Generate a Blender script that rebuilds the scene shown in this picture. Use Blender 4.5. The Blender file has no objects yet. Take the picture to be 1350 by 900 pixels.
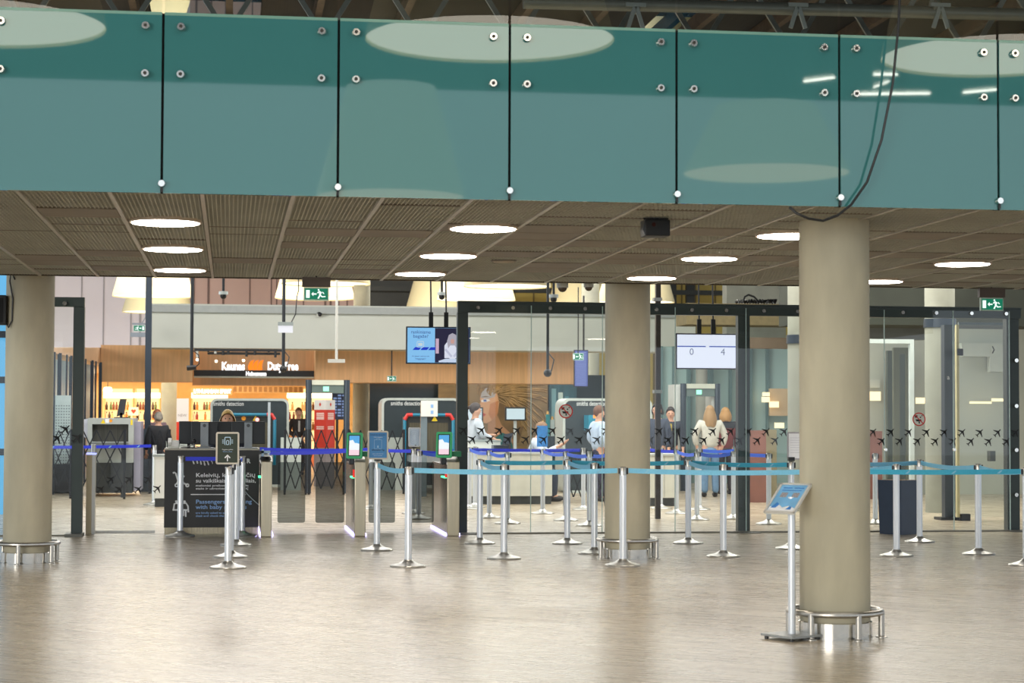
import bpy, bmesh, math, random
from mathutils import Vector, Matrix
random.seed(7)
C = bpy.context.scene.collection
PI = math.pi
# ---------------------------------------------------------------- camera model
FPX, CX, CY, CAMH = 2550.0, 675.0, 450.0, 1.51
YAW, PITCH, ROLL = math.radians(8.28), math.atan(98 / 2550), 0.0038
_fw = Vector((math.sin(YAW) * math.cos(PITCH), math.cos(YAW) * math.cos(PITCH), math.sin(PITCH)))
_r0 = Vector((math.cos(YAW), -math.sin(YAW), 0))
_u0 = _r0.cross(_fw)
_rt = _r0 * math.cos(ROLL) + _u0 * math.sin(ROLL)
_up = _u0 * math.cos(ROLL) - _r0 * math.sin(ROLL)
CAM = Vector((0, 0, CAMH))
def ray(px, py): return _fw * FPX + _rt * (px - CX) - _up * (py - CY)
def AZ(px, py, z):
    d = ray(px, py); return CAM + d * ((z - CAMH) / d.z)
def FL(px, py): return AZ(px, py, 0.0)
def AY(px, py, Y):
    d = ray(px, py); return CAM + d * (Y / d.y)
def XZ(px, py, Y):
    p = AY(px, py, Y); return p.x, p.z
cam = bpy.data.cameras.new('camera'); camo = bpy.data.objects.new('camera', cam); C.objects.link(camo)
cam.sensor_width = 36; cam.lens = 36 * FPX / 1350; cam.clip_end = 300; cam.clip_start = .1
m = Matrix((_rt, _up, -_fw)).transposed().to_4x4(); m.translation = CAM
camo.matrix_world = m
cam.dof.use_dof = True; cam.dof.focus_distance = 20.5; cam.dof.aperture_fstop = 4.5
bpy.context.scene.camera = camo
# ---------------------------------------------------------------- materials
def S(r, g, b):
    f = lambda c: (c / 255 / 12.92) if c <= 10 else ((c / 255 + .055) / 1.055) ** 2.4
    return (f(r), f(g), f(b))
_mats = {}
def M(name, rgb, rough=.5, metal=0, emit=0, noise=0.06, scale=6.0, stretch=(1, 1, 1), bump=0, spec=.5):
    if name in _mats: return _mats[name]
    m = bpy.data.materials.new(name); m.use_nodes = True; _mats[name] = m
    nt = m.node_tree; b = nt.nodes['Principled BSDF']; L = nt.links.new
    col = S(*rgb)
    b.inputs['Roughness'].default_value = rough; b.inputs['Metallic'].default_value = metal
    b.inputs['Specular IOR Level'].default_value = spec
    if emit:
        b.inputs['Emission Color'].default_value = (*col, 1); b.inputs['Emission Strength'].default_value = emit
        b.inputs['Base Color'].default_value = (*[c * .3 for c in col], 1)
        return m
    tc = nt.nodes.new('ShaderNodeTexCoord'); mp = nt.nodes.new('ShaderNodeMapping'); mp.inputs['Scale'].default_value = stretch
    nz = nt.nodes.new('ShaderNodeTexNoise'); nz.inputs['Scale'].default_value = scale; nz.inputs['Detail'].default_value = 5
    L(tc.outputs['Object'], mp.inputs['Vector']); L(mp.outputs['Vector'], nz.inputs['Vector'])
    rp = nt.nodes.new('ShaderNodeValToRGB')
    rp.color_ramp.elements[0].position = .3; rp.color_ramp.elements[1].position = .7
    rp.color_ramp.elements[0].color = (*[c * (1 - noise) for c in col], 1)
    rp.color_ramp.elements[1].color = (*[min(1, c * (1 + noise)) for c in col], 1)
    L(nz.outputs['Fac'], rp.inputs['Fac']); L(rp.outputs['Color'], b.inputs['Base Color'])
    if bump:
        bp = nt.nodes.new('ShaderNodeBump'); bp.inputs['Strength'].default_value = bump; bp.inputs['Distance'].default_value = .01
        L(nz.outputs['Fac'], bp.inputs['Height']); L(bp.outputs['Normal'], b.inputs['Normal'])
    return m
def glass(name, tint, base=.07, body=None, bodyfac=0):
    m = bpy.data.materials.new(name); m.use_nodes = True; _mats[name] = m
    nt = m.node_tree; nt.nodes.remove(nt.nodes['Principled BSDF']); L = nt.links.new
    out = nt.nodes['Material Output']
    tr = nt.nodes.new('ShaderNodeBsdfTransparent'); tr.inputs['Color'].default_value = (*tint, 1)
    gl = nt.nodes.new('ShaderNodeBsdfGlossy'); gl.inputs['Roughness'].default_value = 0
    lw = nt.nodes.new('ShaderNodeLayerWeight'); lw.inputs['Blend'].default_value = .5
    pw = nt.nodes.new('ShaderNodeMath'); pw.operation = 'POWER'; pw.inputs[1].default_value = 5
    ml = nt.nodes.new('ShaderNodeMath'); ml.operation = 'MULTIPLY_ADD'; ml.inputs[1].default_value = 1 - base; ml.inputs[2].default_value = base
    mx = nt.nodes.new('ShaderNodeMixShader')
    L(lw.outputs['Facing'], pw.inputs[0]); L(pw.outputs[0], ml.inputs[0]); L(ml.outputs[0], mx.inputs['Fac'])
    src = tr
    if body:
        df = nt.nodes.new('ShaderNodeBsdfDiffuse'); df.inputs['Color'].default_value = (*body, 1)
        m2 = nt.nodes.new('ShaderNodeMixShader'); m2.inputs['Fac'].default_value = bodyfac
        L(tr.outputs[0], m2.inputs[1]); L(df.outputs[0], m2.inputs[2]); src = m2
    L(src.outputs[0], mx.inputs[1]); L(gl.outputs[0], mx.inputs[2]); L(mx.outputs[0], out.inputs['Surface'])
    return m
CLEAR = glass('clear glass', (.93, .965, .95), .045)
RAILGLASS = glass('clear railing glass', (.86, .92, .9), .06)
TINT = glass('tinted barrier glass', (.22, .24, .235), .035)
BLUEGLASS = glass('pale blue glazing', (.55, .72, .76), .06, S(120, 160, 170), .25)
STEEL = M('brushed steel', (188, 184, 176), .28, .9, noise=.08, scale=40, stretch=(1, 1, .05))
ALU = M('satin aluminium', (222, 226, 230), .35, .45, noise=.04, scale=60, stretch=(1, 1, .03))
CHROME = M('polished steel', (215, 212, 205), .14, 1, noise=.03)
DARKFRAME = M('dark grey green painted steel', (58, 68, 66), .4, .1, noise=.05)
BLACK = M('black plastic', (22, 23, 25), .4)
BLACKMETAL = M('black painted metal', (30, 34, 38), .4, .2)
NAVYMETAL = M('dark blue grey metal', (48, 58, 70), .4, .2)
WHITE = M('white laminate', (226, 228, 222), .4, noise=.02)
OFFWHITE = M('off white plastic', (215, 216, 208), .45, noise=.03)
PRINTW = M('white print', (232, 234, 236), .5, noise=.02)
PRINTB = M('pale blue print', (140, 178, 225), .5, noise=.02)
CHARCOAL = M('charcoal laminate', (44, 43, 42), .42, noise=.06)
BELT_L = M('light blue belt webbing', (128, 204, 238), .6, noise=.06, scale=80)
BELT_T = M('turquoise belt webbing', (66, 178, 212), .6, noise=.06, scale=80)
BELT_D = M('dark blue belt webbing', (40, 58, 214), .6, noise=.06, scale=80)
BELT_P = M('royal blue belt webbing', (72, 112, 240), .6, noise=.06, scale=80)
DECAL = M('black vinyl', (18, 17, 18), .5, noise=.02)
CONC = M('warm concrete', (194, 187, 163), .7, noise=.17, scale=2.2, stretch=(1.5, 1.5, .5), bump=.15)
CONCG = M('grey concrete', (150, 152, 140), .75, noise=.12, scale=2.5, bump=.15)
CONCD = M('dark concrete', (58, 62, 54), .8, noise=.18, scale=1.5, bump=.1)
WOOD = M('oak veneer', (222, 172, 120), .5, noise=.1, scale=3.0, stretch=(6, 6, .3))
WOODL = M('pale oak veneer', (226, 182, 142), .5, noise=.08, scale=3.0, stretch=(6, 6, .3))
GREYBEAM = M('grey painted plaster', (214, 218, 209), .7, noise=.03, scale=1.2)
LIGHTON = M('lit diffuser', (255, 242, 226), emit=24)
SIGNGREEN = M('lit green sign face', (10, 128, 96), emit=.75)
SIGNWHITE = M('lit white pictogram', (235, 250, 245), emit=1.1)
# ---------------------------------------------------------------- mesh builder
ORG = {}
def root_of(o):
    while o.parent is not None: o = o.parent
    return o
class MB:
    def __init__(s): s.v = []; s.f = []
    def add(s, vs, fs):
        n = len(s.v); s.v += [Vector(p) for p in vs]; s.f += [[n + i for i in q] for q in fs]; return s
    def bx(s, x0, x1, y0, y1, z0, z1):
        return s.add([(x0, y0, z0), (x1, y0, z0), (x1, y1, z0), (x0, y1, z0), (x0, y0, z1), (x1, y0, z1), (x1, y1, z1), (x0, y1, z1)],
                     [(0, 3, 2, 1), (4, 5, 6, 7), (0, 1, 5, 4), (1, 2, 6, 5), (2, 3, 7, 6), (3, 0, 4, 7)])
    def box(s, c, d, rz=0, rx=0):
        R = Matrix.Rotation(rz, 3, 'Z') @ Matrix.Rotation(rx, 3, 'X'); c = Vector(c); k = []
        for z in (-1, 1):
            for x, y in ((-1, -1), (1, -1), (1, 1), (-1, 1)):
                k.append(c + R @ Vector((x * d[0] / 2, y * d[1] / 2, z * d[2] / 2)))
        return s.add(k, [(0, 3, 2, 1), (4, 5, 6, 7), (0, 1, 5, 4), (1, 2, 6, 5), (2, 3, 7, 6), (3, 0, 4, 7)])
    def bar(s, p, q, w, t, side=None):
        p, q = Vector(p), Vector(q); d = (q - p).normalized()
        a = Vector(side) if side else (Vector((0, 1, 0)) if abs(d.y) < .9 else Vector((1, 0, 0)))
        a = (a - d * a.dot(d)).normalized(); b = d.cross(a)
        k = []
        for e in (p, q):
            for i, j in ((-1, -1), (1, -1), (1, 1), (-1, 1)): k.append(e + b * (w / 2 * i) + a * (t / 2 * j))
        return s.add(k, [(0, 3, 2, 1), (4, 5, 6, 7), (0, 1, 5, 4), (1, 2, 6, 5), (2, 3, 7, 6), (3, 0, 4, 7)])
    def cyl(s, p, q, r, r2=None, n=16):
        p, q = Vector(p), Vector(q); r2 = r if r2 is None else r2; d = (q - p).normalized()
        a = d.orthogonal().normalized(); b = d.cross(a); k = []
        for e, rr in ((p, r), (q, r2)):
            for i in range(n): t = 2 * PI * i / n; k.append(e + (a * math.cos(t) + b * math.sin(t)) * rr)
        return s.add(k, [[i, (i + 1) % n, n + (i + 1) % n, n + i] for i in range(n)] + [list(range(n))[::-1], list(range(n, 2 * n))])
    def lathe(s, prof, c=(0, 0, 0), n=28, cap=True):
        k = []; c = Vector(c); f = []
        for r, z in prof:
            for i in range(n): t = 2 * PI * i / n; k.append(c + Vector((r * math.cos(t), r * math.sin(t), z)))
        for j in range(len(prof) - 1):
            for i in range(n): f.append([j * n + i, j * n + (i + 1) % n, (j + 1) * n + (i + 1) % n, (j + 1) * n + i])
        if cap: f.append(list(range(n))[::-1]); f.append([(len(prof) - 1) * n + i for i in range(n)])
        return s.add(k, f)
    def tube(s, pts, r, n=8):
        pts = [Vector(p) for p in pts]; k = []; f = []; m = len(pts); a = None
        for j, p in enumerate(pts):
            d = (pts[min(j + 1, m - 1)] - pts[max(j - 1, 0)]).normalized()
            a = d.orthogonal().normalized() if a is None else (a - d * a.dot(d)).normalized()
            b = d.cross(a)
            for i in range(n): t = 2 * PI * i / n; k.append(p + (a * math.cos(t) + b * math.sin(t)) * r)
        for j in range(m - 1):
            for i in range(n): f.append([j * n + i, j * n + (i + 1) % n, (j + 1) * n + (i + 1) % n, (j + 1) * n + i])
        f.append(list(range(n))[::-1]); f.append([(m - 1) * n + i for i in range(n)])
        return s.add(k, f)
    def prism(s, poly, o, u, v, t):
        """polygon in the (u, v) plane at o, thickened by t along u x v"""
        o, u, v = Vector(o), Vector(u), Vector(v); w = u.cross(v).normalized(); n = len(poly)
        k = [o + u * x + v * y for x, y in poly] + [o + u * x + v * y - w * t for x, y in poly]
        return s.add(k, [list(range(n)), [2 * n - 1 - i for i in range(n)]] + [[i, n + i, n + (i + 1) % n, (i + 1) % n] for i in range(n)])
    def face(s, poly, o=(0, 0, 0), t=.004):    # polygon given in (x, z), facing -Y
        return s.prism(poly, o, (1, 0, 0), (0, 0, 1), t)
    def sph(s, c, r, n=12, sc=(1, 1, 1)):
        h = n // 2; c = Vector(c); k = [c + Vector((0, 0, r * sc[2]))]; f = []
        for j in range(1, h):
            for i in range(n):
                a = PI * j / h; t = 2 * PI * i / n
                k.append(c + Vector((r * sc[0] * math.sin(a) * math.cos(t), r * sc[1] * math.sin(a) * math.sin(t), r * sc[2] * math.cos(a))))
        k.append(c - Vector((0, 0, r * sc[2])))
        for i in range(n):
            f.append([0, 1 + i, 1 + (i + 1) % n]); f.append([len(k) - 1, 1 + (h - 2) * n + (i + 1) % n, 1 + (h - 2) * n + i])
            for j in range(h - 2): f.append([1 + j * n + i, 1 + (j + 1) * n + i, 1 + (j + 1) * n + (i + 1) % n, 1 + j * n + (i + 1) % n])
        return s.add(k, f)
    def build(s, name, mat, parent=None, base=None, smooth=True, bevel=0):
        o = Vector((0, 0, 0))
        if parent is not None: o = ORG[root_of(parent).name]
        elif base is not None: o = Vector(base)
        me = bpy.data.meshes.new(name); me.from_pydata([tuple(p - o) for p in s.v], [], s.f); me.update()
        me.materials.append(mat)
        if smooth:
            me.polygons.foreach_set('use_smooth', [True] * len(me.polygons)); me.set_sharp_from_angle(angle=math.radians(35))
        ob = bpy.data.objects.new(name, me); C.objects.link(ob)
        if parent is not None: ob.parent = parent
        else: ob.location = o; ORG[ob.name] = o.copy()
        if bevel:
            b = ob.modifiers.new('bevel', 'BEVEL'); b.width = bevel; b.segments = 2; b.limit_method = 'ANGLE'
        return ob
def rrect(w, h, r, n=4, cx=0, cy=0):
    p = []
    for k, (sx, sy) in enumerate(((1, 1), (-1, 1), (-1, -1), (1, -1))):
        for i in range(n + 1):
            a = PI / 2 * k + PI / 2 * i / n
            p.append((cx + sx * (w / 2 - r) + r * math.cos(a), cy + sy * (h / 2 - r) + r * math.sin(a)))
    return p
def ring_poly(w, h, r, t):      # open frame as 4 bars is simpler: returns outer and inner
    return rrect(w, h, r), rrect(w - 2 * t, h - 2 * t, max(r - t, .001))
def frame_face(mb, outer, inner, o, u=(1, 0, 0), v=(0, 0, 1), t=.02):
    o, u, v = Vector(o), Vector(u), Vector(v); w = u.cross(v).normalized(); n = len(outer)
    k = [o + u * x + v * y for x, y in outer] + [o + u * x + v * y for x, y in inner]
    k += [p - w * t for p in k]
    f = []
    for i in range(n):
        j = (i + 1) % n
        f += [[i, j, n + j, n + i], [2 * n + j, 2 * n + i, 3 * n + i, 3 * n + j], [i, 2 * n + i, 2 * n + j, j], [n + j, 3 * n + j, 3 * n + i, n + i]]
    return mb.add(k, f)
def thing(name, label, cat, loc=(0, 0, 0), group=None):
    o = bpy.data.objects.new(name, None); C.objects.link(o); o.empty_display_size = .1
    o.location = loc; ORG[o.name] = Vector(loc); o['label'] = label; o['category'] = cat
    if group: o['group'] = group
    return o
def tag(o, label, cat, group=None):
    o['label'] = label; o['category'] = cat
    if group: o['group'] = group
    return o
def struct(name, mb, mat, base=None, **k):
    o = mb.build(name, mat, base=base, **k); o['kind'] = 'structure'; return o
def clone(r, loc, rz=0, label=None, group=None, sc=None):
    def cp(o, par):
        c = o.copy(); C.objects.link(c)
        if par is not None: c.parent = par
        for ch in o.children: cp(ch, c)
        return c
    n = cp(r, None); n.location = loc; n.rotation_euler = (0, 0, rz); ORG[n.name] = Vector(loc)
    if sc: n.scale = sc
    if label: n['label'] = label
    if group: n['group'] = group
    return n
def text(body, size, mat, parent, o, u=(1, 0, 0), v=(0, 0, 1), align='LEFT', name='lettering', bold=0, width=None):
    cu = bpy.data.curves.new('t', 'FONT'); cu.body = body; cu.size = size; cu.align_x = align; cu.extrude = .0; cu.offset = bold; cu.resolution_u = 3
    tmp = bpy.data.objects.new('t', cu); C.objects.link(tmp)
    me = bpy.data.meshes.new_from_object(tmp)
    bpy.data.objects.remove(tmp); bpy.data.curves.remove(cu)
    o, u, v = Vector(o), Vector(u), Vector(v); sx = 1
    if width and len(me.vertices):
        xs = [p.co.x for p in me.vertices]; sx = width / max(max(xs) - min(xs), 1e-6)
    off = ORG[root_of(parent).name]
    for p in me.vertices: p.co = o + u * (p.co.x * sx) + v * p.co.y - off
    me.materials.clear(); me.materials.append(mat); me.name = name
    ob = bpy.data.objects.new(name, me); C.objects.link(ob); ob.parent = parent
    return ob
# ================================================================ SETTING
GY, PY = 11.87, 24.6           # glazed balustrade line, security partition line
ZC, ZT = 2.87, 2.99            # slatted ceiling underside, partition top
# floor: pale wood-look planks laid on the diagonal
def floor_mat():
    m = bpy.data.materials.new('pale wood look planks'); m.use_nodes = True; nt = m.node_tree; L = nt.links.new; b = nt.nodes['Principled BSDF']
    tc = nt.nodes.new('ShaderNodeTexCoord'); mp = nt.nodes.new('ShaderNodeMapping'); mp.inputs['Rotation'].default_value = (0, 0, math.radians(38))
    L(tc.outputs['Object'], mp.inputs['Vector'])
    br = nt.nodes.new('ShaderNodeTexBrick'); br.inputs['Scale'].default_value = 1; br.inputs['Brick Width'].default_value = 1.2; br.inputs['Row Height'].default_value = .16
    br.inputs['Mortar Size'].default_value = .003; br.inputs['Mortar Smooth'].default_value = .3; br.offset = .37
    br.inputs['Color1'].default_value = (*S(200, 186, 163), 1); br.inputs['Color2'].default_value = (*S(181, 165, 141), 1); br.inputs['Mortar'].default_value = (*S(138, 124, 105), 1)
    L(mp.outputs['Vector'], br.inputs['Vector'])
    m2 = nt.nodes.new('ShaderNodeMapping'); m2.inputs['Scale'].default_value = (.9, 9, 1); L(mp.outputs['Vector'], m2.inputs['Vector'])
    nz = nt.nodes.new('ShaderNodeTexNoise'); nz.inputs['Scale'].default_value = 2.2; nz.inputs['Detail'].default_value = 8; nz.inputs['Roughness'].default_value = .65
    L(m2.outputs['Vector'], nz.inputs['Vector'])
    rp = nt.nodes.new('ShaderNodeValToRGB'); rp.color_ramp.elements[0].position = .32; rp.color_ramp.elements[1].position = .68
    rp.color_ramp.elements[0].color = (.80, .79, .78, 1); rp.color_ramp.elements[1].color = (1.06, 1.06, 1.06, 1)
    L(nz.outputs['Fac'], rp.inputs['Fac'])
    mx = nt.nodes.new('ShaderNodeMix'); mx.data_type = 'RGBA'; mx.blend_type = 'MULTIPLY'; mx.inputs['Factor'].default_value = 1
    L(br.outputs['Color'], mx.inputs['A']); L(rp.outputs['Color'], mx.inputs['B']); L(mx.outputs['Result'], b.inputs['Base Color'])
    rr = nt.nodes.new('ShaderNodeMapRange'); rr.inputs['To Min'].default_value = .2; rr.inputs['To Max'].default_value = .36
    L(nz.outputs['Fac'], rr.inputs['Value']); L(rr.outputs['Result'], b.inputs['Roughness'])
    bp = nt.nodes.new('ShaderNodeBump'); bp.inputs['Strength'].default_value = .12; bp.inputs['Distance'].default_value = .004
    L(nz.outputs['Fac'], bp.inputs['Height']); L(bp.outputs['Normal'], b.inputs['Normal'])
    b.inputs['Specular IOR Level'].default_value = .55
    return m
struct('floor', MB().bx(-30, 55, -25, 82, -.2, 0), floor_mat())
# ---- open-cell ceiling over the passage (one lattice, module runners, the deck above)
X0, X1, Y1 = -4.2, 11.2, 19.35
def mod_x():   # ceiling module lines run away from the camera
    xs = [AZ(px, py, ZC).x for px, py in ((25, 252.7), (146.7, 255), (266.7, 258.3), (385, 260.7), (503, 263), (613, 266.7), (730, 270), (840, 271.7))]
    n = len(xs); w = (xs[-1] - xs[0]) / (n - 1); x0 = sum(x - i * w for i, x in enumerate(xs)) / n
    return x0, w
MX0, MW = mod_x()
CELL = M('taupe ceiling lattice', (200, 201, 190), .55, .0, noise=.1, scale=1.2)
CELLB = M('taupe blank ceiling tile', (140, 132, 120), .6, noise=.12, scale=2)
RUN = M('ceiling runner', (190, 184, 172), .4, .2)
mb = MB(); nx = int((X1 - X0) / .0275)
for i in range(nx): x = X0 + i * .0275; mb.bx(x, x + .0062, GY + .02, Y1, ZC, ZC + .04)
y = GY + .02
while y < Y1: mb.bx(X0, X1, y, y + .012, ZC - .001, ZC + .012); y += .115
struct('ceiling', mb, CELL, smooth=False)
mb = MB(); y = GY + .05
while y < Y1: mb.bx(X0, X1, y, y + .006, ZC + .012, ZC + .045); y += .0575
struct('trim_13', mb, M('shadowed lattice blade', (62, 60, 54), .7, noise=.1), smooth=False)  # inner blades coloured dark, the shade inside the cells put into the material
mb = MB(); i = -8
while MX0 + i * MW < X1:
    x = MX0 + i * MW
    if x > X0: mb.bx(x - .013, x + .013, GY + .02, Y1, ZC - .012, ZC + .05)
    i += 1
rows = [GY + .02 + k * MW for k in range(int((Y1 - GY) / MW) + 1)]
struct('trim_1', mb, RUN, smooth=False)
mb = MB()
for i in range(-7, 22):
    for k, yy in enumerate(rows[:-1]):
        x = MX0 + i * MW
        if x < X0 or x + MW > X1: continue
        if random.random() < .16 and k > 1: mb.bx(x + .02, x + MW - .02, yy + .01, yy + MW - .01, ZC - .006, ZC + .03)
        if random.random() < .35: mb.bx(x + .02, x + MW - .02, yy - .012, yy + .012, ZC - .004, ZC + .03)
struct('trim_2', mb, CELLB, smooth=False)
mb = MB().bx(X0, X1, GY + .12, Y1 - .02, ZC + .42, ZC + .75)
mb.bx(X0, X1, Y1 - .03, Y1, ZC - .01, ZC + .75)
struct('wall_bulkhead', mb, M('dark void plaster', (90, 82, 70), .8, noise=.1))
# ---- hall roof, far walls
ROOFM = M('dark roof sheeting', (34, 32, 30), .8, noise=.3, scale=4, stretch=(8, .3, 1))
RZ = 9.8
gx = [AZ(862, 24, RZ).x, AZ(930, 27, RZ).x, AZ(195, 5, RZ).x, AZ(345, 8, RZ).x]
mb = MB().bx(-22, 45, -25, 38.4, RZ, RZ + .3).bx(-22, 45, 42.4, 80, RZ, RZ + .3)
mb.bx(-22, gx[2], 38.4, 42.4, RZ, RZ + .3).bx(gx[3], gx[0], 38.4, 42.4, RZ, RZ + .3).bx(gx[1], 45, 38.4, 42.4, RZ, RZ + .3)
struct('roof', mb, ROOFM)
mb = MB().bx(gx[2], gx[3], 38.4, 42.4, RZ + .1, RZ + .12).bx(gx[0], gx[1], 38.4, 42.4, RZ + .1, RZ + .12)
struct('window_5', mb, glass('blue skylight glazing', (.10, .17, .2), .05, S(90, 130, 150), .2))
mb = MB()
for k in range(15):
    x = -6 + k * 1.9 + random.uniform(-.3, .3); mb.bx(x, x + .14, 20, 75, RZ - .32, RZ - .02)
for y in (33.5, 38.9, 41.2): mb.bx(-15, 40, y, y + .12, RZ - .55, RZ - .3)
struct('trim_3', mb, M('rust brown roof slats', (84, 66, 48), .7, noise=.25))
mb = MB(); zz = AY(900, 20, 30).z
for k in range(16):
    x = -4 + k * 1.55; mb.bar((x, 31, zz + .9), (x + .8, 31, zz - .35), .08, .06); mb.bar((x + .8, 31, zz - .35), (x + 1.55, 31, zz + .9), .08, .06)
mb.bx(-6, 24, 30.9, 31.1, zz - .5, zz - .38)
struct('trim_4', mb, M('grey roof steel', (92, 96, 92), .5, .3))
pipe = MB(); a = AY(690, 3, 29.5); b = AY(1460, 22, 29.5); pipe.cyl(a, b, .1, n=20)
for px in (838, 1232): p = AY(px, 8, 29.5); pipe.cyl(p - Vector((.05, 0, 0)), p + Vector((.05, 0, 0)), .13, n=20)
tp = thing('ventilation_pipe', 'long grey round pipe running under the dark roof above the teal glass', 'pipe', (a.x, 29.5, a.z))
pipe.build('pipe', M('grey pipe', (104, 106, 98), .45, .4), tp)
for px in (838, 1052, 1240):
    p = AY(px, 14, 29.4); mb = MB()
    mb.bar(p + Vector((-.12, 0, -.28)), p + Vector((.0, 0, .1)), .06, .05).bar(p + Vector((.12, 0, -.28)), p + Vector((0, 0, .1)), .06, .05).bx(p.x - .16, p.x + .16, p.y - .03, p.y + .03, p.z + .06, p.z + .12)
    mb.build('bracket', M('bracket steel', (128, 134, 130), .5, .3), tp)
# far end walls of the hall, with vertical panel joints
def panel_wall(name, px0, px1, Y, z0, z1, rgb, jw=.045, seed=1, jrgb=None):
    xa, xb = AY(px0, 440, Y).x, AY(px1, 440, Y).x; rnd = random.Random(seed)
    struct(name, MB().bx(xa, xb, Y, Y + .2, z0, z1), M(name + ' panels', rgb, .8, noise=.03, scale=.6, spec=0))
    mb = MB(); x = xa + .2
    while x < xb - .1:
        w = rnd.choice((jw, jw, jw * 1.8)); mb.bx(x, x + w, Y - .02, Y, z0, z1); x += rnd.choice((.2, .32, .55, .8, 1.0))
    struct('trim_5', mb, M(name + ' joints', jrgb or tuple(int(c * .72) for c in rgb), .7, noise=.05), smooth=False)
panel_wall('wall_far_left', -60, 246, 73, 0, RZ, (224, 219, 228), seed=3)
panel_wall('wall_far_middle', 246, 470, 73, 0, RZ, (196, 170, 164), seed=5, jrgb=(110, 90, 88))  # same wall as far left; its different lighting is put into the pinkish colour
panel_wall('wall_far_right', 470, 1500, 74, 0, RZ, (196, 178, 108), jw=.06, seed=9, jrgb=(120, 108, 70))
mb = MB()
for px0, px1, py0, py1 in ((480, 552, 368, 404), (585, 590, 368, 404), (735, 742, 366, 404), (762, 800, 366, 404), (875, 892, 366, 400), (905, 916, 366, 404), (1060, 1400, 366, 410)):
    x0, z0 = XZ(px0, py1, 72.6); x1, z1 = XZ(px1, py0, 72.6); mb.bx(x0, x1, 72.6, 72.8, z0, z1 + .5)
x0, z0 = XZ(470, 383, 72.4); x1, _ = XZ(1000, 383, 72.4); mb.bx(x0, x1, 72.3, 72.5, z0, z0 + .18)
struct('trim_6', mb, M('dark window band', (44, 48, 48), .5, noise=.1))
# ---- security hall bulkhead (grey beam) and the oak fascia
def slab(px0, px1, py0, py1, Y, t):
    x0, za = XZ(px0, py0, Y); x1, zb = XZ(px1, py0, Y); z0 = AY((px0 + px1) / 2, py1, Y).z; z1 = AY((px0 + px1) / 2, py0, Y).z
    return MB().bx(x0, x1, Y, Y + t, z0, z1)
struct('wall_grey_bulkhead', slab(196, 917, 404, 461, 46, 1.2), GREYBEAM)
x0, z1 = XZ(196, 403, 45.9); x1, _ = XZ(917, 403, 45.9)
struct('trim_7', MB().bx(x0, x1, 45.85, 45.99, z1 - .14, z1 + .02), M('pale grey rail', (176, 182, 180), .5))
struct('wall_oak_left', slab(133, 254, 455, 503, 47.3, 1.0), WOOD)
struct('wall_oak_behind_sign', slab(254, 418, 455, 508, 48.6, .5), WOODL)
struct('wall_oak_right', slab(416, 772, 457, 505, 47.3, 1.0), WOOD)
# curved oak soffit and glazed screen on the left
def LY(px): return 36.5 + (px - 66) * (47.4 - 36.5) / 67
mb = MB(); n = 8
for k in range(n):
    pa, pb = 60 + k * 75 / n, 60 + (k + 1) * 75 / n
    q = [AY(p, yy, LY(p)) for p, yy in ((pa, 458), (pb, 458), (pb, 464 + (pb - 66) * .22), (pa, 464 + (pa - 66) * .22))]
    q2 = [v + Vector((-.9, 0, .0)) for v in q]
    mb.add(q + q2, [(0, 3, 2, 1), (4, 5, 6, 7), (3, 7, 6, 2), (0, 1, 5, 4)])
struct('wall_oak_soffit', mb, WOODL)
mb = MB(); mg = MB()
for px, w in ((71, 2), (77.5, 5), (87, 2), (92.5, 4), (112, 2), (120.5, 4), (125.5, 2), (131.5, 4)):
    p = AY(px, 548, LY(px)); h = w / 2550 * LY(px); mb.bx(p.x - h / 2, p.x + h / 2, p.y, p.y + .08, 0, AY(px, 464 + (px - 66) * .22, LY(px)).z + .02)
struct('window_1', mb, NAVYMETAL)
q = [AY(60, 470, LY(60)), AY(134, 482, LY(134))]
mg.add([(q[0].x - .14, q[0].y, 0), (q[1].x - .14, q[1].y, 0), (q[1].x - .14, q[1].y, q[1].z), (q[0].x - .14, q[0].y, q[0].z)], [(0, 1, 2, 3)])
struct('window_2', mg, M('pale sky seen in glazing', (176, 206, 216), .25, noise=.15, scale=.5))
# exterior glazing glimpsed left of the nearest left pillar
a = AY(-40, 550, 30); b = AY(14, 550, 30)
struct('window_3', MB().bx(a.x, b.x, 30, 30.05, 0, 4.2), M('blue daylight glazing', (96, 176, 224), emit=.9))
mb = MB()
for px, yy in ((0, 445), (2, 505), (4, 600)): p = AY(px, yy, 29.9); mb.bx(a.x, b.x, 29.86, 29.94, p.z, p.z + .1)
struct('trim_8', mb, NAVYMETAL)
# ---- duty free shop shell and mural wall
x0, _ = XZ(60, 548, 59); x1, _ = XZ(500, 548, 59)
struct('wall_shop_back', MB().bx(x0, x1, 59, 59.2, 0, 3.2), M('warm shop wall', (240, 196, 130), .6, noise=.05))
struct('wall_shop_ceiling', MB().bx(x0, x1, 49.2, 59, 2.72, 2.9), M('shop ceiling', (225, 190, 150), .7))
x0, _ = XZ(487, 548, 50.5); x1, _ = XZ(806, 548, 50.5)
struct('wall_mural_side', MB().bx(x0, x1, 50.5, 50.7, 0, 2.6), M('dark blue glass wall', (48, 60, 68), .15, noise=.25, scale=.8))
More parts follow.
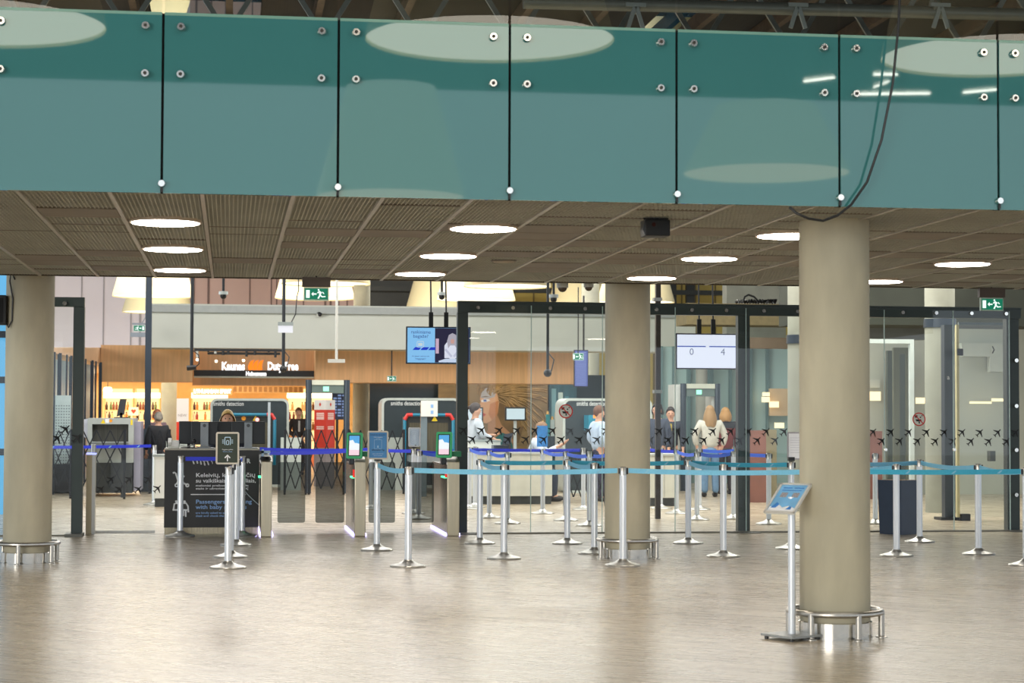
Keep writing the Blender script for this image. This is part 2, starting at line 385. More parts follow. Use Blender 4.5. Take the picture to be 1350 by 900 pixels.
# ---- right hand enclosure: grey walls, concrete beam, dado
x0, _ = XZ(866, 548, 43); x1, _ = XZ(1050, 548, 43)
struct('wall_teal_glass', MB().bx(x0, x1, 43, 43.1, 0, 3.1), M('pale teal glass wall', (168, 196, 192), .25, noise=.06, scale=.5))
mb = MB()
for px, w in ((872, 3), (888, 2), (908, 4), (937, 6), (963, 3), (990, 3), (1012, 3)):
    p = AY(px, 548, 42.9); h = w / 2550 * 43; mb.bx(p.x - h / 2, p.x + h / 2, 42.85, 42.98, 0, 3.1)
struct('window_4', mb, M('teal grey mullion', (104, 132, 132), .4, .2))
x0, _ = XZ(905, 412, 41); x1, _ = XZ(1052, 412, 41); z0 = AY(960, 428, 41).z; z1 = AY(960, 400, 41).z
struct('wall_tan_beam', MB().bx(x0, x1, 41, 42, z0, z1), M('tan concrete', (140, 126, 92), .8, noise=.15, bump=.1))
x0, _ = XZ(958, 412, 44); x1, _ = XZ(1036, 412, 44)
struct('wall_concrete_pier', MB().bx(x0, x1, 44, 44.4, 2.6, 6), CONCG)
x0, _ = XZ(986, 548, 36.5); x1, _ = XZ(1480, 548, 36.5)
struct('wall_right_back', MB().bx(x0 + 1.2, x1, 36.5, 36.7, 0, 3.6), M('pale grey green wall', (196, 198, 182), .6, noise=.05, scale=.7))
x0, _ = XZ(1052, 420, 33); x1, _ = XZ(1480, 420, 33); z0 = AY(1180, 428, 33).z
struct('wall_dark_beam', MB().bx(x0, x1, 33, 34.2, z0, 5.2), CONCD)
x0, _ = XZ(986, 454, 35); x1, _ = XZ(1060, 454, 35); z0 = AY(1010, 459, 35).z
struct('wall_brown_lintel', MB().bx(x0, x1, 35, 35.3, z0, z0 + .2), M('brown lintel', (112, 98, 82), .6))
struct('wall_grey_soffit', slab(1066, 1221, 429, 447, 34.6, .3), M('grey soffit', (112, 116, 114), .7))
# dado panels of dull red behind the glass
def dado(name, px0, px1, Y, py0, mat):
    x0, z1 = XZ(px0, py0, Y); x1, _ = XZ(px1, py0, Y); struct(name, MB().bx(x0, x1, Y, Y + .08, 0, z1), mat)
RED = M('dull red panel', (128, 84, 72), .5, noise=.1)
dado('wall_red_dado', 975, 1010, 33.2, 567, RED)
dado('wall_olive_dado', 1008, 1024, 33.6, 566, M('olive brown panel', (132, 124, 96), .5, noise=.1))
dado('wall_red_dado_right', 1110, 1163, 34.5, 568, RED)
# grey-framed glass doors in the enclosure
def frame_rect(px0, px1, py0, py1, Y, w, t=.08):
    x0, z1 = XZ(px0, py0, Y); x1, z0 = XZ(px1, py1, Y); z0 = max(z0, 0)
    return MB().bx(x0, x0 + w, Y, Y + t, z0, z1).bx(x1 - w, x1, Y, Y + t, z0, z1).bx(x0 + w, x1 - w, Y, Y + t, z1 - w, z1)
struct('door_1', frame_rect(1080, 1206, 446, 690, 30.8, .07), M('pale door frame', (196, 206, 204), .4))
struct('door_2', frame_rect(1178, 1204, 458, 690, 35.5, .12), M('olive door frame', (104, 108, 92), .5))
x0, z1 = XZ(1170, 462, 36.2); x1, _ = XZ(1204, 462, 36.2)
struct('door_3', MB().bx(x0, x1, 36.2, 36.3, 0, z1), M('olive glass door', (84, 92, 82), .3, noise=.15, scale=1.5))
mb = MB()
for py0, py1, pa, pb in ((452, 470, 1268, 1325), (470, 490, 1305, 1326), (500, 511, 1145, 1160)):
    x0, z1 = XZ(pa, py0, 36.3); x1, z0 = XZ(pb, py1, 36.3); mb.bx(x0, x1, 36.3, 36.45, z0, z1)
struct('trim_9', mb, M('cream wall panel', (206, 208, 194), .6))
# warm lit strips on the back wall (lit ceiling coves seen through the glass)
mb = MB()
for pa, pb, ya, yb in ((1145, 1160, 516, 528), (1207, 1219, 524, 532), (1278, 1306, 529, 532), (1307, 1324, 525, 529)):
    x0, z1 = XZ(pa, ya, 36.2); x1, z0 = XZ(pb, yb, 36.2); mb.bx(x0, x1, 36.15, 36.2, z0, z1)
for pa, pb, ya, yb in ((1005, 1014, 517, 522), (1004, 1014, 523, 530), (1014, 1026, 529, 537), (1021, 1033, 557, 564)):
    x0, z1 = XZ(pa, ya, 42.6); x1, z0 = XZ(pb, yb, 42.6); mb.bx(x0, x1, 42.55, 42.6, z0, z1)
struct('trim_10', mb, M('warm lit cove', (255, 226, 176), emit=1.6))
x0, z1 = XZ(1014, 512, 42.7); x1, z0 = XZ(1038, 548, 42.7)
struct('trim_11', MB().bx(x0, x1, 42.66, 42.74, z0, z1), M('cream lit wall', (214, 186, 146), .6))
# floor strip where the partition stands
a = FL(70, 703); b = FL(1349, 697)
struct('baseboard_partition', MB().bx(AY(600, 548, PY).x, AY(1349, 548, PY).x, PY - .04, PY + .04, 0, .02).bx(AY(-60, 548, PY).x, AY(110, 548, PY).x, PY - .04, PY + .04, 0, .02), M('floor channel', (120, 116, 104), .4, .5))
# ================================================================ BALUSTRADE, CEILING FITTINGS, PILLARS
TEAL = M('teal back-painted glass', (62, 122, 122), .02, noise=.06, scale=.5, spec=.75)
TEAL.node_tree.nodes['Principled BSDF'].inputs['Specular Tint'].default_value = (.96, 1, .97, 1)
seams = [214.2, 446, 672, 892, 1106, 1316]
sx = [AY(p, 140, GY).x for p in seams]; PW = (sx[-1] - sx[0]) / 5
ztop = AY(446, 25, GY).z; zbot = AY(446, 259, GY).z
pn = ['far left teal glass balustrade panel, cut by the left edge of the picture', 'second teal glass balustrade panel from the left, above the left trio of downlights',
      'third teal glass balustrade panel from the left, holding left half of the big oval', 'middle right teal glass panel holding the right half of the big pale oval',
      'teal glass balustrade panel directly above the black box under the ceiling', 'teal glass balustrade panel crossed by the hanging black cable',
      'far right teal glass balustrade panel, cut by the right edge of the picture']
def button(mb, x, z, r=.027):
    return mb.cyl((x, GY - .032, z), (x, GY - .003, z), r * .82, r, n=18)
def in_b(mb, x, z): return mb.cyl((x, GY - .037, z), (x, GY - .032, z), .011, n=10)
btn = {0: [], 1: []}
zb1, zb2 = AY(446, 42.5, GY).z, AY(446, 104.5, GY).z
zc = AY(446, 247, GY).z
for i in range(7):
    xa = sx[0] + (i - 1) * PW + .008; xb = xa + PW - .016
    t = thing('balustrade_panel', pn[i], 'glass panel', ((xa + xb) / 2, GY, zbot), 'glass panels of the upper floor balustrade')
    MB().bx(xa, xb, GY, GY + .018, zbot, ztop).build('teal_glass', TEAL, t, smooth=False)
    MB().add([(xa, GY + .009, ztop), (xb, GY + .009, ztop), (xb, GY + .009, ztop + .95), (xa, GY + .009, ztop + .95)], [(0, 1, 2, 3)]).build('clear_glass', RAILGLASS, t, smooth=False)
    MB().bx(xa, xb, GY - .001, GY + .019, ztop - .012, ztop + .006).build('polished_edge', M('green glass edge', (120, 164, 148), .2), t)
    for x in (xa + .098, xb - .098):
        for z in (zb1, zb2):
            b = button(MB(), x, z).build('fixing_button', CHROME, t); in_b(MB(), x, z).build('bolt', M('bolt head', (70, 66, 60), .4, .8), b)
    x = xb + .008
    b = button(MB(), x, zc, .024).build('edge_clamp', CHROME, t); MB().bx(x - .006, x + .006, GY - .018, GY - .003, zc - .05, zc - .02).build('clamp_foot', BLACK, b)
# dark gap seen between panels
mb = MB()
for i in range(6): mb.bx(sx[0] + i * PW - .02, sx[0] + i * PW + .02, GY + .03, GY + .05, zbot, ztop)
struct('trim_12', mb, M('black gap backing', (14, 18, 18), .8), smooth=False)
# hanging cable
pts = [(1187, -20), (1184, 40), (1177, 110), (1162, 185), (1143, 240), (1122, 270), (1104, 284), (1085, 291), (1066, 288), (1050, 281), (1041, 273)]
P3 = [AY(x, y, GY - .09 - .03 * math.sin(k)) for k, (x, y) in enumerate(pts)]
tag(MB().tube(P3, .0085).build('hanging_cable', BLACK, base=P3[-1]), 'loose black cable hanging down across the teal glass in a long curve', 'cable')
# ---- ceiling downlights
dl = [(218, 294, 'round ceiling downlight, nearest of the left column of three'), (228, 329, 'round ceiling downlight, middle of the left column of three'),
      (237, 356.5, 'round ceiling downlight, farthest of the left column of three, above the hanging post'), (637, 302, 'round ceiling downlight, nearest of the middle column of three'),
      (591, 338, 'round ceiling downlight, middle of the middle column of three'), (554, 361.5, 'round ceiling downlight, farthest of the middle column, above the advert screen'),
      (1040, 311.5, 'round ceiling downlight half hidden behind the top of the nearest right pillar'), (935, 341.5, 'round ceiling downlight between the middle and right pillars'),
      (859, 367, 'round ceiling downlight just right of the top of the middle pillar'), (1269, 348.5, 'round ceiling downlight farthest to the right'),
      (1158, 371.5, 'round ceiling downlight peeping out just right of the right pillar')]
for px, py, lab in dl:
    p = AZ(px, py, ZC - .02)
    t = thing('ceiling_downlight', lab, 'ceiling light', (p.x, p.y, ZC - .02), 'round downlights in the slatted ceiling')
    MB().lathe([(.232, 0), (.25, .0), (.255, .03), (.232, .03)], p, n=36).build('trim_ring', M('pale trim ring', (206, 190, 172), .5), t)
    MB().lathe([(.001, -.004), (.233, -.004), (.233, .012), (.001, .012)], p, n=36).build('diffuser', LIGHTON, t)
p = AZ(664, 345, ZC - .012)
t = thing('ceiling_speaker', 'small pale round speaker grille set in the slatted ceiling', 'speaker', p)
MB().lathe([(.001, -.006), (.085, -.006), (.1, .004), (.1, .02)], p, n=28).build('grille', M('beige grille', (176, 166, 148), .6), t)
MB().lathe([(.1, .0), (.112, .004), (.112, .02), (.1, .02)], p, n=28, cap=False).build('rim', M('grey rim', (120, 112, 102), .5), t)
# black box under ceiling
d = 12.95; q = AY(864.5, 300, d); w = .172; h = .118
t = thing('ceiling_projector', 'small black box on a bracket hanging under the slatted ceiling', 'projector', (q.x, d, q.z - h / 2))
MB().bx(q.x - w / 2, q.x + w / 2, d - .07, d + .1, q.z - h / 2 - .003, q.z + h / 2 - .008).build('housing', M('black housing', (16, 16, 17), .5), t, bevel=.006)
MB().add([(q.x - w / 2 - .014, d - .04, q.z - .02), (q.x - w / 2, d - .06, q.z - h / 2), (q.x - w / 2, d - .06, q.z + h / 2 - .01), (q.x - w / 2, d + .08, q.z + h / 2 - .01), (q.x - w / 2, d + .08, q.z - h / 2), (q.x - w / 2 - .014, d + .05, q.z - .02)], [(0, 2, 1), (0, 5, 3, 2), (5, 4, 3), (0, 1, 4, 5)]).build('side_vent', M('dark blue vent', (40, 48, 56), .3), t)
MB().bx(q.x - w / 2 + .004, q.x - w / 2 + .012, d - .01, d + .01, q.z + .03, ZC).bx(q.x + w / 2 - .012, q.x + w / 2 - .004, d - .01, d + .01, q.z + .03, ZC).bx(q.x - w / 2, q.x + w / 2, d - .01, d + .01, ZC - .008, ZC).bx(q.x - .014, q.x + .014, d - .02, d + .02, q.z + .05, ZC).build('bracket', BLACKMETAL, t)
MB().cyl((q.x - .03, d - .074, q.z + .014), (q.x - .03, d - .069, q.z + .014), .014).build('lens', M('dark red lens', (60, 20, 18), .1), t)
# ---- concrete pillars with their guard rails
PR = .2415
def pillar(px, pyf, name, label, z1=ZC + .4, rail=True, rlabel=None, legs=(), rr=.36, rz=.2):
    f = FL(px, pyf); d = Vector((f.x, f.y, 0)).normalized(); c = f + d * PR
    t = thing(name, label, 'pillar', (c.x, c.y, 0), 'round concrete pillars')
    MB().lathe([(PR - .006, .0), (PR - .006, .1), (PR, .11), (PR, z1)], c, n=48).build('shaft', CONC, t)
    MB().lathe([(PR + .012, 0), (PR + .012, .105), (PR, .112)], c, n=48, cap=False).build('base_band', CHROME, t)
    if rail:
        g = thing('pillar_guard_rail', rlabel, 'guard rail', (c.x, c.y, 0), 'low steel rails around the pillars')
        k = 40; ring = [c + Vector((rr * math.cos(2 * PI * i / k), rr * math.sin(2 * PI * i / k), rz)) for i in range(k + 1)]
        MB().tube(ring, .021, 10).build('rail', STEEL, g)
        for a in legs:
            p = c + Vector((rr * math.cos(a), rr * math.sin(a), 0))
            MB().cyl(p, p + Vector((0, 0, rz)), .022, n=14).lathe([(.04, 0), (.04, .006), (.022, .012)], p, n=14).build('leg', STEEL, g)
    return c
lg = [math.radians(a) for a in (-78, -18, 42, 102, 162, 222)]
c1 = pillar(1101, 843.4, 'concrete_pillar', 'nearest thick concrete pillar at right, beside the slanted notice stand', rlabel='low steel ring rail round the foot of the nearest right pillar', legs=lg, rr=.315, rz=.175)
lg2 = [math.radians(a) for a in (-118, -58, 2, 62, 122, 182)]
c2 = pillar(827, 737.8, 'concrete_pillar', 'middle concrete pillar standing in front of the glass security partition', rlabel='low steel ring rail round the foot of the middle pillar', legs=[math.radians(a) for a in (-105, -20, 15, 75, 130, 195)], rr=.315, rz=.2)
c3 = pillar(35.5, 743.3, 'concrete_pillar', 'left concrete pillar at the left edge of the picture', rlabel='low steel ring rail round the foot of the left pillar', legs=[math.radians(a) for a in (-100, -35, 25, 85, 145, 205)], rr=.315, rz=.2)
# loudspeaker by the left pillar
p = AY(2, 410, c3.y - .1)
t = thing('wall_loudspeaker', 'dark loudspeaker fixed on the left side of the left pillar', 'speaker', (p.x, p.y, p.z - .15))
MB().bx(p.x - .12, c3.x - PR + .02, p.y - .08, p.y + .1, p.z - .14, p.z + .16).build('cabinet', M('dark grey cabinet', (44, 46, 48), .5), t, bevel=.01)
MB().bx(p.x - .11, c3.x - PR - .01, p.y - .088, p.y - .08, p.z - .12, p.z + .13).build('grille', M('black cloth grille', (24, 26, 28), .8), t)
cp = [(p.x + .06, p.y - .06, p.z - .13), (p.x + .08, p.y - .09, p.z - .17), (p.x + .115, p.y - .09, p.z - .1), (p.x + .12, p.y - .1, p.z + .12), (p.x + .09, p.y - .1, p.z + .3), (p.x + .1, p.y - .1, p.z + .4), (p.x + .14, p.y - .1, ZC)]
MB().tube(cp, .008).build('cable', BLACK, t)
# columns further inside
def far_col(px, w, d, label, z1, zc=None):
    f = AY(px, 548, d); r = w / 2 / 2550 * d
    t = thing('concrete_column', label, 'pillar', (f.x, d, 0), 'concrete columns behind the security partition')
    MB().lathe([(r, 0), (r, z1)], (f.x, d, 0), n=36).build('shaft', CONCG, t)
    if zc:
        MB().lathe([(r + .02, zc), (r + .02, zc + .14)], (f.x, d, 0), n=36).build('collar', NAVYMETAL, t)
    return t
far_col(1239.5, 41, 29.6, 'concrete column inside the glass room at right, behind the red prohibition sticker', 5, AY(1239, 432, 29.6).z)
far_col(1058, 40, 30.2, 'concrete column glimpsed just left of the nearest right pillar, inside the glass', 5, AY(1050, 453, 30.2).z)
far_col(222.5, 20, 53, 'slim pale column in front of the duty free shop at left', 2.6)
far_col(476, 22, 53, 'slim pale column in front of the shop beside the metal detector arch', 9.5)
far_col(778, 24, 58, 'far grey column seen through the glass left of the middle pillar', 9.5)
far_col(925, 16, 42.3, 'slim pale column behind the women at the second metal detector arch', 3.1)
# ---- slanted notice stand in front
b = FL(1044, 842); ps = AY(1045, 672, b.y)
t = thing('notice_stand', 'slim silver notice stand with slanted blue board beside the nearest right pillar', 'stand', (b.x, b.y, 0))
mb = MB(); mb.box((b.x, b.y, .028), (.3, .3, .016), rz=math.radians(28)); mb.build('base_plate', M('grey steel plate', (158, 160, 158), .4, .5), t, bevel=.003)
for a in range(4):
    mb = MB(); an = math.radians(28 + 45 + 90 * a); mb.cyl((b.x + .17 * math.cos(an), b.y + .17 * math.sin(an), 0), (b.x + .17 * math.cos(an), b.y + .17 * math.sin(an), .022), .015, n=10); mb.build('rubber_foot', BLACK, t)
MB().cyl((b.x, b.y, .03), (b.x, b.y, .965), .0255, n=24).build('pole', ALU, t)
e1 = Vector((.707, -.707, 0)); e2h = Vector((.707, .707, 0)); tau = math.radians(37)
e2 = e2h * math.cos(tau) + Vector((0, 0, math.sin(tau))); nn = e1.cross(e2)
W, H = .235, .315
cb = AY(1038.5, 656.5, b.y) ; o = cb - e1 * W / 2 - e2 * H / 2
mb = MB(); mb.prism([(0, 0), (W, 0), (W, H), (0, H)], o, e1, e2, .012)
bd = mb.build('board', WHITE, t)
F = lambda x, y, k=.0012: o + e1 * x + e2 * y + nn * k
def quad(poly, k, mat, name, par): return MB().add([F(x, y, k) for x, y in poly], [list(range(len(poly)))]).build(name, mat, par)
mb = MB()
for (x0, x1, y0, y1) in ((0, W, 0, .017), (0, W, H - .017, H), (0, .017, 0, H), (W - .017, W, 0, H)):
    q = [F(x0, y0, .0), F(x1, y0, .0), F(x1, y1, .0), F(x0, y1, .0)]; mb.add(q + [v + nn * .006 for v in q], [(0, 3, 2, 1), (4, 5, 6, 7), (0, 1, 5, 4), (1, 2, 6, 5), (2, 3, 7, 6), (3, 0, 4, 7)])
mb.build('snap_frame', M('pale aluminium frame', (222, 220, 214), .4, .3), bd)
quad([(.017, .017), (W - .017, .017), (W - .017, H - .017), (.017, H - .017)], .001, M('sky blue poster', (120, 182, 226), .4, noise=.12, scale=9), 'poster', bd)
pm = M('deep blue print', (58, 130, 205), .4, noise=.2, scale=40)
quad([(.04, .26), (.11, .26), (.11, .272), (.04, .272)], .002, pm, 'heading', bd); quad([(.125, .26), (.2, .26), (.2, .272), (.125, .272)], .002, pm, 'heading', bd)
quad([(.04, .235), (.19, .235), (.19, .244), (.04, .244)], .002, pm, 'heading', bd)
gm = M('brown grey print', (150, 146, 150), .5, noise=.4, scale=120)
for xx in (.05, .14): quad([(xx, .165), (xx + .05, .165), (xx + .05, .215), (xx, .215)], .002, gm, 'picture_block', bd)
quad([(.02, .02), (W - .02, .02), (W - .02, .05), (.16, .075), (.12, .055), (.08, .09), (.05, .07), (.02, .06)], .002, PRINTW, 'cloud_print', bd)
quad([(.03, .05), (.07, .05), (.085, .085), (.06, .11), (.045, .08)], .0028, pm, 'wave_print', bd)
quad([(.15, .035), (.19, .035), (.19, .06), (.17, .07)], .0028, pm, 'wave_print', bd)
# ---- litter bin
c = FL(1184, 703.5); t = thing('litter_bin', 'dark blue angular litter bin behind the belt posts at right', 'bin', (c.x, c.y, 0))
mb = MB(); rz = math.radians(34); k = []
for z, s_ in ((0, .168), (.70, .185)):
    for a, b_ in ((-1, -1), (1, -1), (1, 1), (-1, 1)):
        v = Matrix.Rotation(rz, 3, 'Z') @ Vector((a * s_, b_ * s_, z)); k.append(c + v)
mb.add(k, [(0, 1, 5, 4), (1, 2, 6, 5), (2, 3, 7, 6), (3, 0, 4, 7), (0, 3, 2, 1)]); mb.build('body', M('navy painted steel', (44, 58, 78), .35, .2), t)
inn = [c + (Matrix.Rotation(rz, 3, 'Z') @ Vector((a * .15, b_ * .15, .7))) for a, b_ in ((-1, -1), (1, -1), (1, 1), (-1, 1))]
MB().add(k[4:] + inn + [v - Vector((0, 0, .05)) for v in inn], [(0, 1, 5, 4), (1, 2, 6, 5), (2, 3, 7, 6), (3, 0, 4, 7), (4, 5, 9, 8), (5, 6, 10, 9), (6, 7, 11, 10), (7, 4, 8, 11), (8, 9, 10, 11)]).build('lid_rim', M('tan bin rim', (150, 122, 92), .5), t)
# ================================================================ BELT POSTS
CLIP = M('black belt clip', (30, 30, 34), .4)
def make_post(signtop=False):
    t = thing('barrier_post', 'x', 'barrier post', (0, 0, 0))
    MB().lathe([(.18, 0), (.182, .012), (.176, .02), (.09, .042), (.052, .06), (.042, .075)], n=36).build('base', M('satin steel base', (206, 204, 198), .3, .8), t)
    mb = MB(); n = 36; prof = []
    k = []
    for z in (.05, .985):
        for i in range(n):
            a = 2 * PI * i / n; r = .0345 + .0012 * math.cos(12 * a); k.append((r * math.cos(a), r * math.sin(a), z))
    mb.add(k, [[i, (i + 1) % n, n + (i + 1) % n, n + i] for i in range(n)] + [list(range(n))[::-1], list(range(n, 2 * n))])
    mb.build('pole', ALU, t)
    hd = MB().lathe([(.0362, .915), (.0362, .99), (.033, .997)], n=24).build('head', STEEL, t)
    MB().bx(.03, .05, -.018, .018, .925, .99).build('belt_slot', CLIP, hd)
    MB().bx(-.044, -.03, -.014, .014, .93, .985).build('belt_clip', CLIP, hd)
    MB().lathe([(.033, .99), (.03, 1.0), (.001, 1.002)], n=24, cap=False).build('cap', BLACK, t)
    return t
POSTS = [ # px, py of foot, label
 ('s1', 538, 747, 'belt post with black head, foremost post left of the middle pillar'),
 ('s2', 496.8, 725.5, 'belt post carrying the blue framed sign in front of the middle gate'),
 ('s3', 632.5, 716.6, 'belt post standing just right of the dark frame upright of the partition'),
 ('s4', 664.3, 736.7, 'belt post between the dark frame upright and the middle pillar, second row'),
 ('c', 747.8, 716.8, 'belt post left of the middle pillar in the row nearest the glass'),
 ('g', 783.5, 730, 'belt post whose foot touches the rail of the middle pillar'),
 ('a', 821, 746, 'belt post standing right in front of the middle pillar'),
 ('d', 907.3, 716.4, 'belt post right of the middle pillar in the row nearest the glass'),
 ('b', 953.5, 734, 'belt post in the second row in front of the second dark upright'),
 ('p', 1043, 723.5, 'belt post with white paper notice partly behind the nearest right pillar'),
 ('r1', 1182, 733, 'belt post in front of the blue litter bin'),
 ('r2', 1212.5, 714.6, 'belt post just right of the blue litter bin'),
 ('r3', 1290, 731, 'belt post furthest right in full view'),
 ('r4', 1353, 745.5, 'belt post cut off by the right edge of the picture'),
 ('l1', 300.4, 749, 'foremost post of the row in front of the black desk, carrying the dark green sign'),
 ('l2', 303.8, 734.5, 'second belt post of the row behind the dark green sign'),
 ('l3', 311, 719, 'third belt post of the row behind the dark green sign'),
 ('l4', 319, 707, 'last belt post of the row, standing against the black desk'),
 ('l5', 237.4, 707, 'belt post standing alone in front of the left part of the black desk'),
 ('i1', 203, 665.5, 'belt post between the folding lattice gates left of the black desk'),
 ('i2', 489, 671, 'belt post behind the middle gate cabinet'),
 ('i3', 552, 684, 'belt post with dark foot behind the glass wing of the right gate'),
 ('i4', 545, 677, 'belt post carrying the small pale notice left of the right gate'),
 ('i5', 618.7, 671, 'belt post behind the glass, right beside the dark frame upright'),
 ('i6', 626, 668.5, 'belt post in front of the white counter at its left end'),
 ('i7', 645, 682.5, 'belt post behind the glass in front of the left part of the white counter'),
 ('i8', 669, 690, 'belt post just behind the glass, hidden partly by the second row post'),
 ('i9', 715.5, 677, 'belt post in front of the right end of the white counter'),
 ('i10', 746, 686, 'belt post behind the glass directly behind a front row post left of the pillar'),
 ('i11', 777, 693, 'thicker looking belt post behind the glass left of the middle pillar'),
 ('i12', 769, 672, 'belt post farthest behind the glass left of the middle pillar'),
 ('i13', 871, 670.5, 'belt post in front of the small white counter right of the middle pillar'),
 ('i14', 892, 677, 'belt post behind the glass under the left leg of the metal detector arch'),
 ('i15', 919, 685.3, 'belt post behind the glass beside the woman in the white jumper'),
 ('i16', 922, 672, 'belt post at the feet of the woman in the white jumper'),
 ('i17', 967, 684, 'belt post behind the glass right beside the second dark upright'),
 ('i19', 1013.5, 691, 'belt post behind the glass between the dark upright and the right pillar'),
 ('i20', 1154, 690.5, 'belt post behind the glass left of the litter bin'),
]
proto = make_post(); PT = {}
for i, (k, px, py, lab) in enumerate(POSTS):
    f = FL(px, py)
    o = proto if i == 0 else clone(proto, (0, 0, 0), label=lab)
    o['label'] = lab; o['group'] = 'retractable belt posts'; o.location = f; ORG[o.name] = f
    if k == 'i11': o.scale = (1, 1, 1.03)
    PT[k] = f
def belt(a, b, mat, label, sag=.02, z=.962, h=.05, za=None, zb=None, prints=True):
    a = PT[a] if isinstance(a, str) else a; b = PT[b] if isinstance(b, str) else b
    a = Vector((a.x, a.y, 0)); b = Vector((b.x, b.y, 0)); d = (b - a); Ln = d.length; d /= Ln; nrm = Vector((d.y, -d.x, 0))
    n = 14; k = []; f = []
    za = z if za is None else za; zb = z if zb is None else zb
    tw = lambda t: h
    for i in range(n + 1):
        t = i / n; p = a + d * (.056 + (Ln - .112) * t); zz = za + (zb - za) * t - sag * 4 * t * (1 - t)
        for s_, e in ((1, -1), (1, 1), (-1, 1), (-1, -1)): k.append(p + nrm * .0015 * s_ + Vector((0, 0, zz + e * h / 2)))
    for i in range(n):
        for j in range(4): f.append([4 * i + j, 4 * i + (j + 1) % 4, 4 * i + 4 + (j + 1) % 4, 4 * i + 4 + j])
    f += [[3, 2, 1, 0], [4 * n, 4 * n + 1, 4 * n + 2, 4 * n + 3]]
    t_ = thing('barrier_belt', label, 'belt', a + Vector((0, 0, za)), 'retractable belts')
    mb = MB(); mb.add(k, f); wb = mb.build('webbing', mat, t_, smooth=False)
    if prints and Ln > .9:
        m_ = int(Ln / .42)
        if nrm.y > 0: nrm = -nrm
        for i in range(m_):
            tt = (i + .5) / m_; p = a + d * (.034 + (Ln - .068) * tt) + nrm * .003; zz = za + (zb - za) * tt - sag * 4 * tt * (1 - tt)
            MB().add([p + d * x + Vector((0, 0, zz + y)) for x, y in ((-.03, -.016), (.0, -.016), (.03, .016), (.012, .016))], [(0, 1, 2, 3)]).build('belt_print', M('faded belt logo', (140, 200, 228), .6), wb)
    return t_
e4 = PT['r4']
belt('s2', 's1', BELT_L, 'light blue belt from the blue sign post down to the foremost left post', .03, za=.955)
belt('s1', 'a', BELT_L, 'long light blue belt from the foremost left post to the middle pillar post', .02)
belt('a', FL(1101, 746.5), BELT_L, 'light blue belt from the middle pillar post towards the right pillar', .02)
belt(FL(1101, 746.5), 'r4', BELT_T, 'foremost light blue belt right of the right pillar', .01)
belt('s3', 'c', BELT_T, 'turquoise belt in the row nearest the glass, left of the pillar', .01)
belt('c', 'd', BELT_T, 'turquoise belt passing behind the middle pillar', .015)
belt('d', 'p', BELT_T, 'turquoise belt from the post right of the pillar to the paper notice post', .015)
belt('s3', 's4', BELT_L, 'short light blue belt joining two posts beside the dark frame upright', .03)
belt('c', 'g', BELT_L, 'short light blue belt joining two posts left of the middle pillar', .03)
belt('d', 'b', BELT_L, 'short light blue belt joining two posts right of the middle pillar', .03)
belt(FL(1096, 724), 'r2', BELT_L, 'upper light blue belt reaching the post right of the litter bin', .02, za=.985)
belt('r2', 'r3', BELT_L, 'light blue belt joining the bin post to the furthest right post', .03)
belt('r3', 'r4', BELT_L, 'light blue belt from the furthest right post out of the picture', .03)
belt(FL(1100, 735), 'r1', BELT_L, 'light blue belt reaching the post in front of the litter bin', .02)
belt('l5', 'l4', BELT_D, 'dark blue belt in front of the black desk', .0)
belt('l4', 'l3', BELT_P, 'short blue belt joining the two rear posts behind the green sign', .01, prints=False)
belt('l3', 'l2', BELT_P, 'short blue belt joining the middle posts behind the green sign', .01, prints=False)
belt('l2', 'l1', BELT_P, 'short blue belt right behind the green sign', .01, prints=False)
belt(FL(-30, 666.5), 'i1', BELT_D, 'dark blue belt across the lattice gate and the old scanner at left', .01, zb=.985)
bz = FL(338, 676); cz = FL(492, 678)
belt(bz, 'i2', BELT_D, 'upper dark blue belt in front of the metal detector arch', .02, za=.985, prints=False)
belt(FL(352, 683), 'i2', BELT_D, 'lower dark blue belt in front of the metal detector arch', .02, prints=False, za=.95)
belt('i2', 'i4', BELT_D, 'dark blue belt behind the blue framed sign', .01, prints=False)
belt('i4', FL(602, 676), BELT_D, 'dark blue belt behind the reader of the right gate', .03, prints=False)
belt('i3', FL(600, 684), BELT_P, 'lower blue belt beside the reader of the right gate', .03, prints=False)
belt('i5', 'i12', BELT_D, 'long indigo belt behind the glass in front of the white counter', .01, prints=False)
belt('i5', 'i7', BELT_P, 'royal blue belt behind the glass at the left end of the white counter', .03, prints=False)
belt('i7', 'i8', BELT_P, 'royal blue belt behind the glass joining posts before the white counter', .03, prints=False)
belt('i9', 'i10', BELT_P, 'royal blue belt sagging behind the glass from the counter post', .03, prints=False)
belt('i10', 'i11', BELT_P, 'short royal blue belt behind the glass just left of the middle pillar', .02, prints=False)
belt('i11', FL(806, 685), BELT_P, 'royal blue belt disappearing behind the left side of the middle pillar', .02, prints=False)
belt(FL(850, 668), 'i14', BELT_D, 'indigo belt behind the glass right of the middle pillar', .01, prints=False)
belt('i14', 'i15', BELT_P, 'royal blue belt at the left leg of the second arch', .03, prints=False)
belt('i16', FL(972, 672), BELT_P, 'upper royal blue belt behind the two women', .02, prints=False)
belt('i15', 'i17', BELT_P, 'lower royal blue belt behind the two women', .03, prints=False)
belt(FL(985, 688), 'i19', BELT_P, 'short royal blue belt right of the second dark upright', .0, prints=False)
